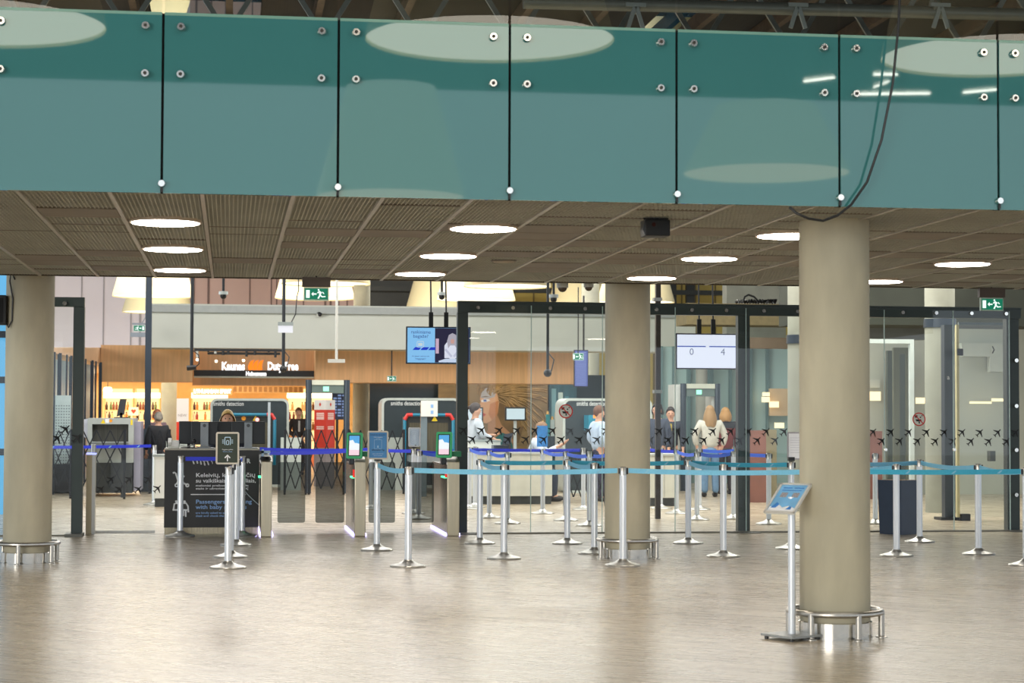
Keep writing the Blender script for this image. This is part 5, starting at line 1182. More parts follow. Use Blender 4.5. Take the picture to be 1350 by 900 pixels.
x0, z1 = XZ(438, 511, Y); x1, z0 = XZ(456, 553, Y)
t = thing('flight_board', 'dark blue flight information board seen through the metal detector arch', 'screen', ((x0 + x1) / 2, Y, z0))
MB().bx(x0, x1, Y, Y + .1, z0, z1).build('display_housing', M('dark navy board', (44, 56, 84), .4), t)
for c_ in range(3):
    for r_ in range(9):
        xa = x0 + .03 + c_ * .11; za = z0 + .08 + r_ * .072; MB().bx(xa, xa + .085, Y - .003, Y - .0005, za, za + .04).build('flight_cell', M('lit board cell', (130, 156, 206) if (c_ + r_) % 4 else (180, 180, 120), emit=.7), t) if (c_ * 5 + r_ * 3) % 7 else None
MB().bx(x0 + .1, x0 + .16, Y + .02, Y + .08, 0, z0 - .0005).build('stand', BLACK, t)
# ================================================================ CONE LAMPS
SHADE = M('cream lamp shade', (232, 220, 176), .6, noise=.03, scale=.8); SHADEIN = M('lit shade inside', (255, 247, 228), emit=3.2)
LD = 2.4
def make_lamp(under, name='cone_pendant_lamp', shade=SHADE):
    t = thing(name, 'x', 'pendant lamp', (0, 0, 0), 'big cone pendant lamps')
    MB().lathe([(LD / 2, 0), (LD * .5 - .002, .06), (LD * .3, LD * .75), (LD * .1, LD * .78)], n=48, cap=False).build('shade', shade, t)
    MB().lathe([(.001, .03), (LD / 2 - .012, .03), (LD / 2 - .012, .06), (.001, .06)], n=48).build('diffuser', under, t)
    MB().cyl((0, 0, LD * .76), (0, 0, 4.2), .03, n=8).build('suspension', BLACKMETAL, t)
    return t
LZ = CAMH + 1.47 * LD
lamp0 = make_lamp(M('lit far diffuser', (255, 250, 225), emit=1.5)); first = True
for px, D, lab in ((200, 24.5, 'cream cone lamp hanging behind the slim dark post, nearer of the pair'), (206, 28.3, 'cream cone lamp hanging lower behind the slim dark post, farther of the pair'),
                   (414, 24.5, 'cream cone lamp hanging above the grey bulkhead near the left exit sign'), (627, 24.5, 'cream cone lamp hanging above the grey bulkhead behind the advert screen'),
                   (428, 21.8, 'nearest cream cone lamp just under the ceiling edge, left of the advert screen'), (668, 21.8, 'nearest cream cone lamp just under the ceiling edge, right of the advert screen'),
                   (577, 28.3, 'far cream cone lamp partly hidden behind the advert screen lamp'), (762, 28.3, 'far cream cone lamp above the header left of the middle pillar'),
                   (838, 24.5, 'cream cone lamp almost hidden behind the top of the middle pillar')):
    q = AY(px, 548, D * LD)
    o = lamp0 if first else clone(lamp0, (0, 0, 0)); first = False
    o['label'] = lab; o.location = (q.x, D * LD, LZ); ORG[o.name] = o.location.copy()
# lamps of the front hall: out of the frame, seen as reflections in the teal glass
front = make_lamp(M('lit front diffuser', (255, 246, 226), emit=5.6)); back = make_lamp(M('dim front diffuser', (255, 246, 226), emit=3.0), shade=M('pale shade daylight glow', (214, 226, 220), emit=2.1)); first = True  # back row shades emit light in place of daylight falling on them
for D, pxs in ((7.66, (-36, 645, 1322)), (13.0, (515, 1010))):
    for i, px in enumerate(pxs):
        dm = D * LD - (4 if D > 8 and i else 0); q = AY(px, 200, dm); y = 2 * GY - dm
        src = front if D < 8 else back; o = src if i == 0 else clone(src, (0, 0, 0))
        o.location = (q.x, y, LZ + (.09 if D < 8 else 0)); ORG[o.name] = o.location.copy()
        o['label'] = 'front hall cone lamp, %s, mirrored in the teal glass' % (('nearest to the glass at left', 'nearest to the glass in the middle', 'nearest to the glass at right') if D < 8 else ('back row at left', 'back row at right'))[i]
        if D > 8 and i: o.scale = (1, 1, .55)
Yv = 33.0
# strip lights of the front hall, mirrored as short white dashes
st0 = None
for px, py, px2, py2 in ((1060, 107, 1100, 102), (1152, 98, 1183, 98), (1130, 124, 1226, 123), (1270, 122, 1314, 118), (1152, 115, 1172, 107)):
    Yv += .7; a = AY(px, py, Yv); b = AY(px2, py2, Yv); a.y = b.y = 2 * GY - Yv
    t = thing('strip_light', 'slim strip light of the front hall mirrored as a white dash', 'strip light', (a + b) / 2, 'strip lights of the front hall')
    MB().bar(a, b, .035, .05).build('tube', M('lit tube', (255, 252, 240), emit=22), t); MB().bar(a + Vector((0, -.06, .06)), b + Vector((0, -.06, .06)), .05, .05).build('housing', OFFWHITE, t)
    m_ = (a + b) / 2; MB().cyl(m_ + Vector((0, -.06, .08)), (m_.x, m_.y - .06, RZ - .01), .01, n=6).build('hanger', BLACK, t)
# ================================================================ SHOP
# sign over the shop
Y = 48.0; x0, z1 = XZ(255.5, 487.5, Y); x1, z0 = XZ(417, 496.5, Y)
T = thing('shop_sign', 'duty free shop sign, white letters on black band with orange sail mark', 'shop sign', ((x0 + x1) / 2, Y, z0))
MB().bx(x0, x1, Y, Y + .25, z0, z1).build('black_band', M('black sign band', (34, 33, 34), .4), T); MB().bx(x0, x1, Y - .02, Y + .25, z0 - .04, z0 - .001).build('pale_edge', M('pale edge strip', (188, 190, 180), .5), T)
LW = M('lit white letters', (255, 252, 250), emit=1.5); LO = M('lit orange mark', (255, 126, 22), emit=1.25)
p = AY(292, 487.2, Y - .05); text('Kaunas', .27, LW, T, p, bold=.012, width=AY(322.5, 487, Y).x - p.x)
p = AY(352.5, 487.2, Y - .05); text('Duty Free', .27, LW, T, p, bold=.012, width=AY(393, 487, Y).x - p.x)
p = AY(324, 494.8, Y - .05); text('Heinemann', .14, LW, T, p, bold=.008, width=AY(351, 494, Y).x - p.x)
for k in range(3):
    o = AY(328 + 6.2 * k, 488, Y - .06)
    pts = [(.0, 0), (.1, .02), (.085, .1), (.1, .22), (.13, .3 - .0 * k), (.05, .27), (.005, .2), (-.02, .1)]
    MB().face([(x * 1.05, z * .86) for x, z in pts], o, .03).build('sail_mark', LO, T)
# spot rail over the sign
Yt = 45.4; x0, z1 = XZ(256, 461.5, Yt); x1, _ = XZ(376, 461.5, Yt)
t = thing('spot_rail', 'black ceiling rail with small spotlights above the duty free sign', 'track light', ((x0 + x1) / 2, Yt, z1))
MB().bx(x0, x1, Yt - .03, Yt + .03, z1 - .02, z1 + .04).bx(x0 + .3, x1 - .1, Yt + .5, Yt + .55, z1 - .08, z1 - .02).bx(x0 + .3, x0 + .34, Yt, Yt + .55, z1 - .04, z1).bx(x1 - .4, x1 - .36, Yt, Yt + .55, z1 - .04, z1).build('rail', BLACK, t)
for px, ly in ((260, 471), (284, 466), (294, 468), (301, 466), (325, 470), (336, 468), (363, 471)):
    q = AY(px, ly, Yt); MB().cyl((q.x, Yt, z1 - .02), (q.x, Yt, q.z), .03, n=10).build('spot', BLACK if px > 290 else OFFWHITE, t)
for px, py in ((260, 474), (285, 476), (321, 475)): q = AY(px, py, Yt); MB().sph(q, .035, 8).build('spot_glow', M('spot glow', (255, 240, 210), emit=4), t)
# lit shelving with bottles
BACK = M('glowing cream shelf back', (255, 214, 150), emit=1.5); SHELF = M('warm shelf board', (226, 180, 120), .5); STRIP = M('lit cornice strip', (255, 232, 186), emit=4)  # shelf backs emit light themselves, standing in for the shelf lighting
cols = [(120, 60, 24), (196, 116, 40), (60, 36, 20), (226, 190, 120), (150, 40, 30), (236, 226, 200), (90, 110, 50)]
bottles = []
for k, c_ in enumerate(cols):
    t = thing('bottle', 'x', 'bottle', (0, 0, 0), 'bottles on the lit duty free shelves')
    MB().lathe([(.034, 0), (.036, .01), (.036, .135), (.02, .17), (.018, .205)], n=10).build('glass_body', M('bottle glass %d' % k, c_, .2, noise=.1), t)
    MB().lathe([(.02, .205), (.02, .232)], n=8).build('cap', M('bottle cap', (60, 44, 30), .4), t)
    bottles.append(t)
used = [False] * len(cols)
BAYS = [(136, 176, 'first lit shelving bay at the left end of the duty free shop'), (177, 211, 'second lit shelving bay left of the slim pale column'), (252, 300, 'lit shelving bay between the slim pale column and x-ray shield'),
        (378, 408, 'lit shelving bay behind the shop assistant'), (409, 441, 'lit shelving bay behind the red and white totem')]
Ys = 57.6; rnd = random.Random(4)
rowsY = [540, 553, 566, 580]
for bi, (pa, pb, lab) in enumerate(BAYS):
    xa, xb = AY(pa, 548, Ys).x, AY(pb, 548, Ys).x; zt_ = AY(pa, 512, Ys).z
    t = thing('display_shelving', lab, 'shelving', ((xa + xb) / 2, Ys, 0), 'lit shelving of the duty free shop')
    MB().bx(xa, xb, Ys + .36, Ys + .4, 0, zt_).build('back_panel', BACK, t); MB().bx(xa, xa + .04, Ys, Ys + .36, 0, zt_).bx(xb - .04, xb, Ys, Ys + .36, 0, zt_).build('side_panel', SHELF, t)
    za, zb_ = AY(pa, 517.5, Ys).z, AY(pa, 524.5, Ys).z; MB().bx(xa, xb, Ys - .02, Ys + .02, zb_, za).build('light_strip', STRIP, t)
    MB().bx(xa + .041, xb - .041, Ys, Ys + .35, 0, .5).build('base_cabinet', M('shop base cabinet', (214, 120, 80), .5), t)
    for ri, py in enumerate(rowsY):
        z = AY(pa, py, Ys).z
        MB().bx(xa + .041, xb - .041, Ys + .02, Ys + .35, z - .03, z).build('shelf', SHELF, t)
        x = xa + .09
        while x < xb - .085:
            kk = rnd.choice((0, 1, 1, 2, 3, 4, 5, 6))
            if rnd.random() < .84:
                if not used[kk]: o = bottles[kk]; used[kk] = True; o.location = (x, Ys + .14, z + .001)
                else: o = clone(bottles[kk], (x, Ys + .14, z + .001))
                cn = ('dark brown', 'amber', 'near black', 'pale golden', 'deep red', 'cream white', 'olive green')[kk]
                o['label'] = '%s bottle on the %s shelf of the %s' % (cn, ('top', 'second', 'third', 'lowest')[ri], ('leftmost shop bay', 'second shop bay', 'bay right of slim column', 'bay behind shop assistant', 'bay behind red totem')[bi])
            x += rnd.choice((.078, .08, .085, .12))
# heart poster, hanging lamp, lettering over shelves
p = AY(176, 542, 57.2)
t = thing('heart_poster', 'small pale poster with a red heart on the duty free shelves', 'poster', p)
MB().bx(p.x - .14, p.x + .14, 57.2, 57.22, p.z - .12, p.z + .12).build('poster_mount', M('pale poster', (250, 220, 190), .5), t)
MB().face([(0, -.07), (.07, .01), (.06, .05), (.03, .06), (0, .035), (-.03, .06), (-.06, .05), (-.07, .01)], (p.x, 57.195, p.z), .003).build('heart_print', M('heart red', (226, 50, 30), .5), t)
c = AY(142, 514.5, 52); t = thing('lantern_lamp', 'small white lamp glowing under the oak fascia at the left end of the shop', 'lamp', c)
MB().lathe([(.05, -.09), (.1, -.08), (.12, 0), (.1, .08), (.04, .09)], c, n=18).build('lamp_shade', M('glowing lamp', (255, 250, 236), emit=2.4), t); MB().cyl((c.x, 52, c.z + .09), (c.x, 52, 2.72), .01, n=6).build('cord', BLACK, t)
p = AY(255, 518, 57.3); x1_ = AY(305, 518, 57.3).x
t = thing('shop_lettering', 'lit white lettering above the shelving bay right of the slim column', 'lettering', p)
text('LITHUANIAN SPIRIT', .16, LW, t, p, bold=.01, width=x1_ - p.x); MB().bx(p.x - .02, x1_ + .02, 57.33, 57.36, p.z - .05, p.z + .15).build('sign_board', M('tan backing board', (204, 160, 104), .5), t)
x0, z1 = XZ(307, 509, 57.4); x1, z0 = XZ(400, 518, 57.4)
t = thing('lattice_frieze', 'tan wooden lattice frieze above the shop shelves behind the x-ray shield', 'frieze', ((x0 + x1) / 2, 57.4, z0))
MB().bx(x0, x1, 57.42, 57.45, z0, z1).build('frieze_frame', M('tan backing board', (204, 160, 104), .5), t); mb = MB()
n = 14
for k in range(n): xa = x0 + (x1 - x0) * (k + .15) / n; MB().bx(xa, xa + (x1 - x0) / n * .6, 57.4, 57.419, z0 + .03, z0 + .09).bx(xa, xa + (x1 - x0) / n * .6, 57.4, 57.419, z0 + .09, z0 + .18).build('fret_panel', M('brown frieze', (150, 108, 60), .5), t)
# white-and-red shop display by the slim column
x0, z1 = XZ(233, 525, 52); x1, _ = XZ(248.5, 525, 52); zm = AY(240, 556, 52).z
t = thing('shop_display', 'white shop display with red lower half right of the slim pale column', 'display', ((x0 + x1) / 2, 52, 0))
MB().bx(x0, x1, 52, 52.3, zm, z1).build('white_panel', M('lit white display', (240, 236, 230), emit=.7), t); MB().bx(x0, x1, 52, 52.3, 0, zm - .0005).build('red_panel', M('totem red', (210, 62, 46), .5), t)
p = AY(234.5, 549, 51.98); text('NEW', .1, M('grey display print', (150, 140, 140), .5), t, p)
# ================================================================ MURAL
Y = 49.9; x0, z1 = XZ(578, 506, Y); x1, z0 = XZ(722, 600, Y)
T = thing('mural', 'large dark gold mural of a fair haired face on the wall behind the white counter', 'mural', ((x0 + x1) / 2, Y, z0))
MB().bx(x0, x1, Y, Y + .04, z0, z1).build('mural_frame', M('dark gold mural', (112, 94, 62), .5, noise=.25, scale=2.5, stretch=(.6, 1, 2.5)), T)
def MP(pts, yo, col, name, nz=.06):
    o = AY(655, 548, Y); q = [(AY(px, py, Y).x - o.x, AY(px, py, Y).z - o.z) for px, py in pts]
    ar = sum(q[i][0] * q[(i + 1) % len(q)][1] - q[(i + 1) % len(q)][0] * q[i][1] for i in range(len(q)))
    return MB().face(q if ar > 0 else q[::-1], (o.x, Y - yo, o.z), .002).build(name, M('mural ' + name + str(col), col, .5, noise=nz, scale=3), T)
rnd = random.Random(11)
mb = MB()
for k in range(70):
    a = rnd.uniform(-2.6, .9); px, py = 652 + rnd.uniform(4, 30) * math.cos(a), 522 + rnd.uniform(2, 14) * math.sin(a)
    ln = rnd.uniform(18, 62); pts = []
    for s_ in range(5):
        u_ = s_ / 4; pts.append(AY(min(721, max(579, px + ln * u_ * math.cos(a * .6))), min(599, max(507, py + ln * u_ * math.sin(a) * .6 + 26 * u_ * u_ * (.4 if a < 0 else 1))), Y - .012))
    mb.tube(pts, rnd.uniform(.012, .03), 5)
h = mb.build('hair_strands', M('mural hair', (128, 104, 64), .6, noise=.4, scale=5), T)
MP([(632, 518), (636, 510), (648, 507.5), (664, 510), (676, 522), (682, 540), (690, 562), (684, 584), (668, 580), (660, 560), (655, 540), (648, 520), (638, 516)], .0150, (92, 72, 44), 'hair_mass', .4)
MP([(643, 553), (655, 546), (661, 560), (672, 570), (677, 582), (668, 594), (640, 592), (637, 578), (643, 567)], .0155, (146, 110, 80), 'neck')
MP([(640, 511.5), (648, 511), (655, 517), (658, 530), (656, 545), (648, 554), (641, 558), (635.5, 557), (634, 552), (635, 549.5), (633, 548), (634.5, 545), (632.5, 543.5), (634, 541), (630, 538), (633.5, 530), (632.5, 525), (635, 517)], .0160, (176, 138, 106), 'face')
MP([(640, 511.5), (648, 511), (654, 516), (652, 523), (642, 526), (633.5, 524), (635, 517)], .0185, (140, 142, 146), 'cool_forehead', .15)
MP([(634, 527.5), (639, 525.5), (645, 526.5), (646, 528), (640, 530), (635, 530)], .0195, (190, 192, 196), 'eye_white')
MP([(637, 526.5), (641, 526.3), (641.5, 529.3), (637.5, 529.3)], .0200, (52, 86, 150), 'eye')
MP([(633, 523.6), (640, 521.8), (647, 523.4), (640, 523.2)], .0200, (84, 62, 44), 'brow')
MP([(633, 544.5), (637.5, 544.2), (641, 546.4), (637, 549), (633.6, 548.6)], .0200, (160, 70, 66), 'lips')
MP([(646, 532), (657, 528), (656, 545), (648, 553.5), (644, 546)], .0190, (158, 108, 72), 'cheek_shadow', .15)
MP([(630, 588), (638, 576), (648, 580), (662, 570), (672, 574), (676, 590), (668, 600), (632, 600)], .0210, (22, 92, 96), 'teal_dress', .3)
x0, z1 = XZ(724, 506, 50.2); x1, z0 = XZ(760, 600, 50.2)
t = thing('poster_panel', 'tall teal and white poster panel right of the gold mural', 'poster', ((x0 + x1) / 2, 50.2, z0))
MB().bx(x0, x1, 50.2, 50.25, z0, z1).build('poster_frame', M('teal poster', (44, 92, 110), .4, noise=.3, scale=2, stretch=(4, 1, .4)), t)
for k, (pa, pb, c_) in enumerate(((727, 733, (120, 170, 186)), (736, 742, (190, 214, 214)), (745, 750, (70, 130, 150)))):
    xa, xb = AY(pa, 548, 50.18).x, AY(pb, 548, 50.18).x; MB().bx(xa, xb, 50.18, 50.199, AY(pa, 572, 50).z, AY(pa, 512 + 5 * k, 50).z).build('light_stripe', M('poster stripe %d' % k, c_, .4), t)
for k in range(5):
    q = AY(716 + 6 * k, 569, 48.5); zb_ = q.z
    hgt = (.32, .55, .42, .6, .38)[k]; c_ = ((40, 130, 160), (30, 150, 160), (190, 210, 210), (220, 200, 160), (50, 110, 150))[k]
    t = thing('perfume_display', '%s perfume display column before the poster panel' % ('short blue', 'tall teal', 'pale silver', 'tallest cream', 'slate blue')[k], 'display', (q.x, 48.5, 0), 'perfume displays')
    MB().bx(q.x - .045, q.x + .045, 48.45, 48.55, 1.0, 1.0 + hgt).build('display_body', M('perfume %d' % k, c_, .2), t); MB().lathe([(.04, 0), (.03, .05), (.03, .08)], (q.x, 48.5, 1.0 + hgt), n=12).build('gold_cap', M('gold cap', (206, 164, 90), .3, .6), t); MB().bx(q.x - .055, q.x + .055, 48.44, 48.56, 0, .999).build('pedestal', M('dark pedestal', (40, 58, 70), .4), t)
# cables coiled on the tan beam
p0 = AY(985, 398, 41); pts = []
for k in range(50): a = k / 49; q = AY(970 + 54 * a, 397.5 + 2.5 * math.sin(k * 1.9), 41.2 + .15 * math.sin(k * 1.3)); pts.append(q)
pts += [AY(1000, 397, 41.1), AY(994, 391, 41.1), AY(987, 388.5, 41.1), AY(982, 391, 41.1), AY(980, 397, 41.1)]
tag(MB().tube(pts, .022, 6).build('coiled_cable', BLACK, base=p0), 'tangled black cable lying on top of the tan concrete beam', 'cable')
# inner glass room of the enclosure
y0_ = 27.4
x0, _ = XZ(1245.5, 548, y0_); x1, _ = XZ(1258.5, 548, y0_); z1 = AY(1250, 428, y0_).z
t = thing('door_post', 'dark slate door post inside the glass room at right', 'post', ((x0 + x1) / 2, y0_, 0))
MB().bx(x0, x1, y0_, y0_ + .14, .04, z1).build('shaft', M('dark slate post', (56, 66, 76), .35, .2), t); MB().bx(x0 - .1, x1 + .14, y0_ - .1, y0_ + .2, 0, .04).build('foot_plate', BLACKMETAL, t)
q = AY(1251, 500, y0_ - .003); text('a', .1, PRINTW, t, (q.x - .03, y0_ - .004, q.z))
xa, z1 = XZ(1259, 428, 27.2); xb, _ = XZ(1326, 421, 27.2)
t = thing('glass_door', 'clear glass door with pale edge and metal handle in the glass room at right', 'door', ((xa + xb) / 2, 27.2, 0))
MB().add([(xa + .05, 27.2, .05), (xb, 27.2, .05), (xb, 27.2, z1), (xa + .05, 27.2, z1)], [(0, 1, 2, 3)]).build('door_leaf', CLEAR, t, smooth=False)
MB().bx(xa + .01, xa + .049, 27.17, 27.23, .05, z1).build('pale_edge', M('cream edge seal', (214, 204, 156), .5), t)
MB().bx(xa + .05, xb, 27.18, 27.22, z1, z1 + .04).build('top_rail', M('grey top rail', (110, 120, 122), .4, .3), t); MB().bx(xa + .06, xa + .2, 27.14, 27.26, 0, .1).build('floor_hinge', BLACKMETAL, t)
q = AY(1308, 601, 27.17); MB().bx(q.x - .04, q.x + .04, 27.14, 27.26, q.z - .075, q.z + .075).build('lock_plate', M('dark lock plate', (88, 92, 88), .4, .4), t)
q = AY(1265, 464, 27.17); MB().bx(q.x - .035, q.x + .045, 27.14, 27.26, q.z - .05, q.z + .05).build('door_closer', BLACK, t)
q = AY(1308, 461, 27.17); MB().tube([(q.x, 27.16, q.z - .05), (q.x + .015, 27.13, q.z), (q.x, 27.16, q.z + .05)], .01, 8).build('clip', M('dark lock plate', (88, 92, 88), .4, .4), t)
# ================================================================ PEOPLE
SK = (214, 164, 136)
def skin_mesh(name, verts, edges, radii, mat, parent, root=0, sub=1):
    me = bpy.data.meshes.new(name); me.from_pydata([tuple(v) for v in verts], edges, []); me.update()
    ob = bpy.data.objects.new(name, me); C.objects.link(ob)
    bm = bmesh.new(); bm.from_mesh(me); ly = bm.verts.layers.skin.verify(); bm.verts.ensure_lookup_table()
    for i, v in enumerate(bm.verts):
        r = radii[i]; r = r if isinstance(r, tuple) else (r, r); v[ly].radius = r; v[ly].use_root = (i == root)
    bm.to_mesh(me); bm.free()
    ob.modifiers.new('s', 'SKIN').use_smooth_shade = True
    if sub: ss = ob.modifiers.new('u', 'SUBSURF'); ss.levels = sub; ss.render_levels = sub
    dg = bpy.context.evaluated_depsgraph_get(); dg.update()
    new = bpy.data.meshes.new_from_object(ob.evaluated_get(dg)); bpy.data.objects.remove(ob); bpy.data.meshes.remove(me)
    new.materials.clear(); new.materials.append(mat); new.name = name
    for p in new.polygons: p.use_smooth = True
    o = bpy.data.objects.new(name, new); C.objects.link(o); o.parent = parent
    return o
def person(label, loc, rz, H=1.68, top=(200, 200, 200), legs=(50, 60, 80), shoes=(30, 28, 28), hair=(60, 40, 30), hl=.0, arms=None, seated=False, lean=0.0, skin=SK, bulk=1.0, face=True, wide=1.0, coat=False, tie=None, tail=False):
    """local frame: the figure looks along -Y before it is turned by rz"""
    t = thing('person', label, 'person', (0, 0, 0)); k = H / 1.7
    sm = M('skin%s' % (skin,), skin, .55, noise=.04); tm = M('cloth%s' % (top,), top, .8, noise=.08, scale=14); lm = M('cloth%s' % (legs,), legs, .8, noise=.1, scale=14); hm = M('hair%s' % (hair,), hair, .5, noise=.25, scale=18, stretch=(4, 4, .5)); sh = M('shoe%s' % (shoes,), shoes, .5)
    hz = .92 if not seated else .52
    V = lambda x, y, z: Vector((x * k, y * k, z * k))
    sp = lambda z: -lean * max(0, z - .95) * 1.0
    dz = hz - .92
    pel = V(0, 0, .95 + dz); wai = V(0, sp(1.1) , 1.1 + dz); che = V(0, sp(1.3), 1.3 + dz); nek = V(0, sp(1.44) - .0, 1.45 + dz)
    nk2 = V(0, sp(1.5) - .01, 1.5 + dz); hd1 = V(0, sp(1.56) - .02, 1.565 + dz); hd2 = V(0, sp(1.62) - .02, 1.635 + dz)
    sho = [V(s * .17 * wide, sp(1.4), 1.39 + dz) for s in (-1, 1)]
    arms = arms or [((-.24, .0, 1.12), (-.25, -.06, .88)), ((.24, .0, 1.12), (.25, -.06, .88))]
    elb = [V(a[0][0], a[0][1] + sp(1.1), a[0][2] + dz) for a in arms]; wri = [V(a[1][0], a[1][1] + sp(.95), a[1][2] + dz) for a in arms]
    hip = [V(s * .09, 0, .9 + dz) for s in (-1, 1)]
    if seated: kne = [V(s * .12, -.42, .5) for s in (-1, 1)]; ank = [V(s * .12, -.4, .09) for s in (-1, 1)]
    else: kne = [V(s * .1, -.015, .5) for s in (-1, 1)]; ank = [V(s * .105, .015, .09) for s in (-1, 1)]
    toe = [a + V(0, -.15, -.05) for a in ank]
    vs, es, rd = [], [], []
    def av(p, r, par=None):
        vs.append(p); rd.append(r * k if not isinstance(r, tuple) else tuple(x * k for x in r))
        if par is not None: es.append((par, len(vs) - 1))
        return len(vs) - 1
    b = bulk
    i0 = av(pel, (.12 * b, .09 * b)); i1 = av(wai, (.11 * b, .085 * b), i0); i2 = av(che, (.14 * b, .1 * b), i1); i3 = av(nek, .07, i2); i4 = av(nk2, .052, i3); i5 = av(hd1, (.072, .085), i4); i6 = av(hd2, (.076, .095), i5)
    av(hd2 + V(0, 0, .055), (.05, .06), i6)
    nz_ = av(hd1 + V(0, -.088, .02), .012, i5); av(hd1 + V(0, -.108, .008), .009, nz_)
    for s_, j in ((-1, 0), (1, 1)):
        e_ = av(hd1 + V(s_ * .085, .01, .03), (.012, .02), i5)
        a = av(sho[j], .06 * b, i2); a2 = av(sho[j].lerp(elb[j], .5), .05, a); a3 = av(elb[j], .042, a2); a4 = av(elb[j].lerp(wri[j], .5), .038, a3); a5 = av(wri[j], .027, a4)
        d = (wri[j] - elb[j]).normalized(); side = Vector((1, 0, 0)) - d * d.x; side = side.normalized() if side.length > .1 else Vector((0, 1, 0)); up_ = d.cross(side)
        pm_ = av(wri[j] + d * .055 * k, (.034, .018), a5)
        for q, (o_, L_) in enumerate(((-.027, .062), (-.009, .075), (.009, .07), (.026, .055))):
            f1 = av(wri[j] + d * .09 * k + side * o_ * k, .009, pm_); f2 = av(wri[j] + d * (.09 + L_ * .55) * k + side * o_ * 1.1 * k + up_ * .006 * k, .0085, f1); av(wri[j] + d * (.09 + L_) * k + side * o_ * 1.1 * k + up_ * .022 * k, .007, f2)
        th = av(wri[j] + d * .045 * k - side * s_ * .035 * k, .011, pm_); av(wri[j] + d * .085 * k - side * s_ * .055 * k, .009, th)
        h_ = av(hip[j], .08 * b, i0); h2 = av(hip[j].lerp(kne[j], .5), .068, h_); h3 = av(kne[j], .06, h2); h4 = av(kne[j].lerp(ank[j], .4), .056, h3); h5 = av(ank[j], .037, h4); av(toe[j], .035, h5)
    skin_mesh('body', vs, es, rd, sm, t)
    # garments follow the same joints
    vs, es, rd = [], [], []
    c0 = pel + V(0, 0, -.06 if not coat else -.12); g = .022
    i0 = av(c0, (.16 * b + g, .12 * b + g)); i1 = av(wai, (.135 * b + g, .105 * b + g), i0); i2 = av(che, (.16 * b + g, .115 * b + g), i1); i3 = av(nek + V(0, 0, -.02), .078, i2)
    for j in (0, 1):
        a = av(sho[j], .065 * b + g, i2); a2 = av(sho[j].lerp(elb[j], .5), .055 + g, a); a3 = av(elb[j], .048 + g, a2); av(elb[j].lerp(wri[j], .85), .036 + g * .8, a3)
    skin_mesh('jacket' if coat else 'top', vs, es, rd, tm, t)
    vs, es, rd = [], [], []
    i0 = av(pel + V(0, 0, .04), (.155 * b + .008, .115 * b + .008)); ip = av(pel - V(0, 0, .05), (.15 * b + .01, .115 * b + .01), i0)
    for j in (0, 1):
        h_ = av(hip[j], .1 * b + .012, ip); h2 = av(hip[j].lerp(kne[j], .5), .096, h_); h3 = av(kne[j], .078, h2); h4 = av(kne[j].lerp(ank[j], .5), .075, h3); av(ank[j] + V(0, 0, -.03), .068, h4)
    skin_mesh('trousers', vs, es, rd, lm, t)
    for j in (0, 1):
        mb = MB(); c = ank[j]; mb.sph((c.x, c.y - .06 * k, .045 * k + (c.z - .09 * k)), 1, 10, (.05 * k, .135 * k, .05 * k)); mb.build('shoe', sh, t)
    # hair: cap of the skull plus a fall at the back
    mb = MB(); hc = hd2 + V(0, .012, .0); n = 14; ringn = 9; kk = []; f = []
    for i in range(ringn):
        ph = (i / (ringn - 1)) * 1.0
        for q in range(n):
            th = 2 * PI * q / n; bk = .5 + .5 * math.sin(th)     # 1 at the back (+Y)
            lim = 1.05 + 1.5 * bk; a_ = lim * ph
            kk.append(hc + Vector((math.cos(th) * math.sin(a_) * .092 * k, math.sin(th) * math.sin(a_) * .112 * k, math.cos(a_) * .115 * k)))
    for i in range(ringn - 1):
        for q in range(n): f.append([i * n + q, (i + 1) * n + q, (i + 1) * n + (q + 1) % n, i * n + (q + 1) % n])
    mb.add(kk, f)
    if hl:
        pts = []; n2 = 9; rr = 6
        for i in range(rr):
            u_ = i / (rr - 1)
            for q in range(n2):
                th = -.35 + (PI + .7) * q / (n2 - 1); tp = .085 + .05 * math.sin(u_ * PI * .8) * min(1, hl * 5)
                pts.append(hc + Vector((math.cos(th) * tp * k, (math.sin(th) * (tp + .02) + .02 * u_) * k, (.03 - (hl + .03) * u_ + .012 * math.sin(q * 2.3)) * k)))
        inn = [hc + (p_ - hc) * 1.0 - Vector(((p_.x - hc.x) * .25, (p_.y - hc.y) * .25, 0)) for p_ in pts]
        ff = []
        for i in range(rr - 1):
            for q in range(n2 - 1): ff += [[i * n2 + q, i * n2 + q + 1, (i + 1) * n2 + q + 1, (i + 1) * n2 + q], [rr * n2 + i * n2 + q, rr * n2 + (i + 1) * n2 + q, rr * n2 + (i + 1) * n2 + q + 1, rr * n2 + i * n2 + q + 1]]
        for q in range(n2 - 1): b0 = (rr - 1) * n2; ff.append([b0 + q, b0 + q + 1, rr * n2 + b0 + q + 1, rr * n2 + b0 + q])
        mb.add(pts + inn, ff)
    if tail: mb.tube([hc + V(0, .1, .03), hc + V(0, .16, .0), hc + V(0, .17, -.1), hc + V(0, .15, -.2)], .03 * k, 8)
    mb.build('hair', hm, t)
    if face:
        for s_ in (-1, 1):
            e_ = MB().sph(hd1 + V(s_ * .03, -.083, .045), .011 * k, 8).build('eye', M('dark eye', (40, 34, 32), .3), t)
        MB().sph(hd1 + V(0, -.088, -.03), 1, 8, (.024 * k, .008 * k, .007 * k)).build('mouth', M('lip', (170, 96, 88), .5), t)
    if tie: MB().bar(che + V(0, -.15, .1), wai + V(0, -.145, .02), .05 * k, .012, side=(0, 1, 0)).build('lanyard', M('tie%s' % (tie,), tie, .6), t)
    t.location = loc; t.rotation_euler = (0, 0, rz)
    return t
def PP(px, d): q = AY(px, 548, d); return Vector((q.x, d, 0))
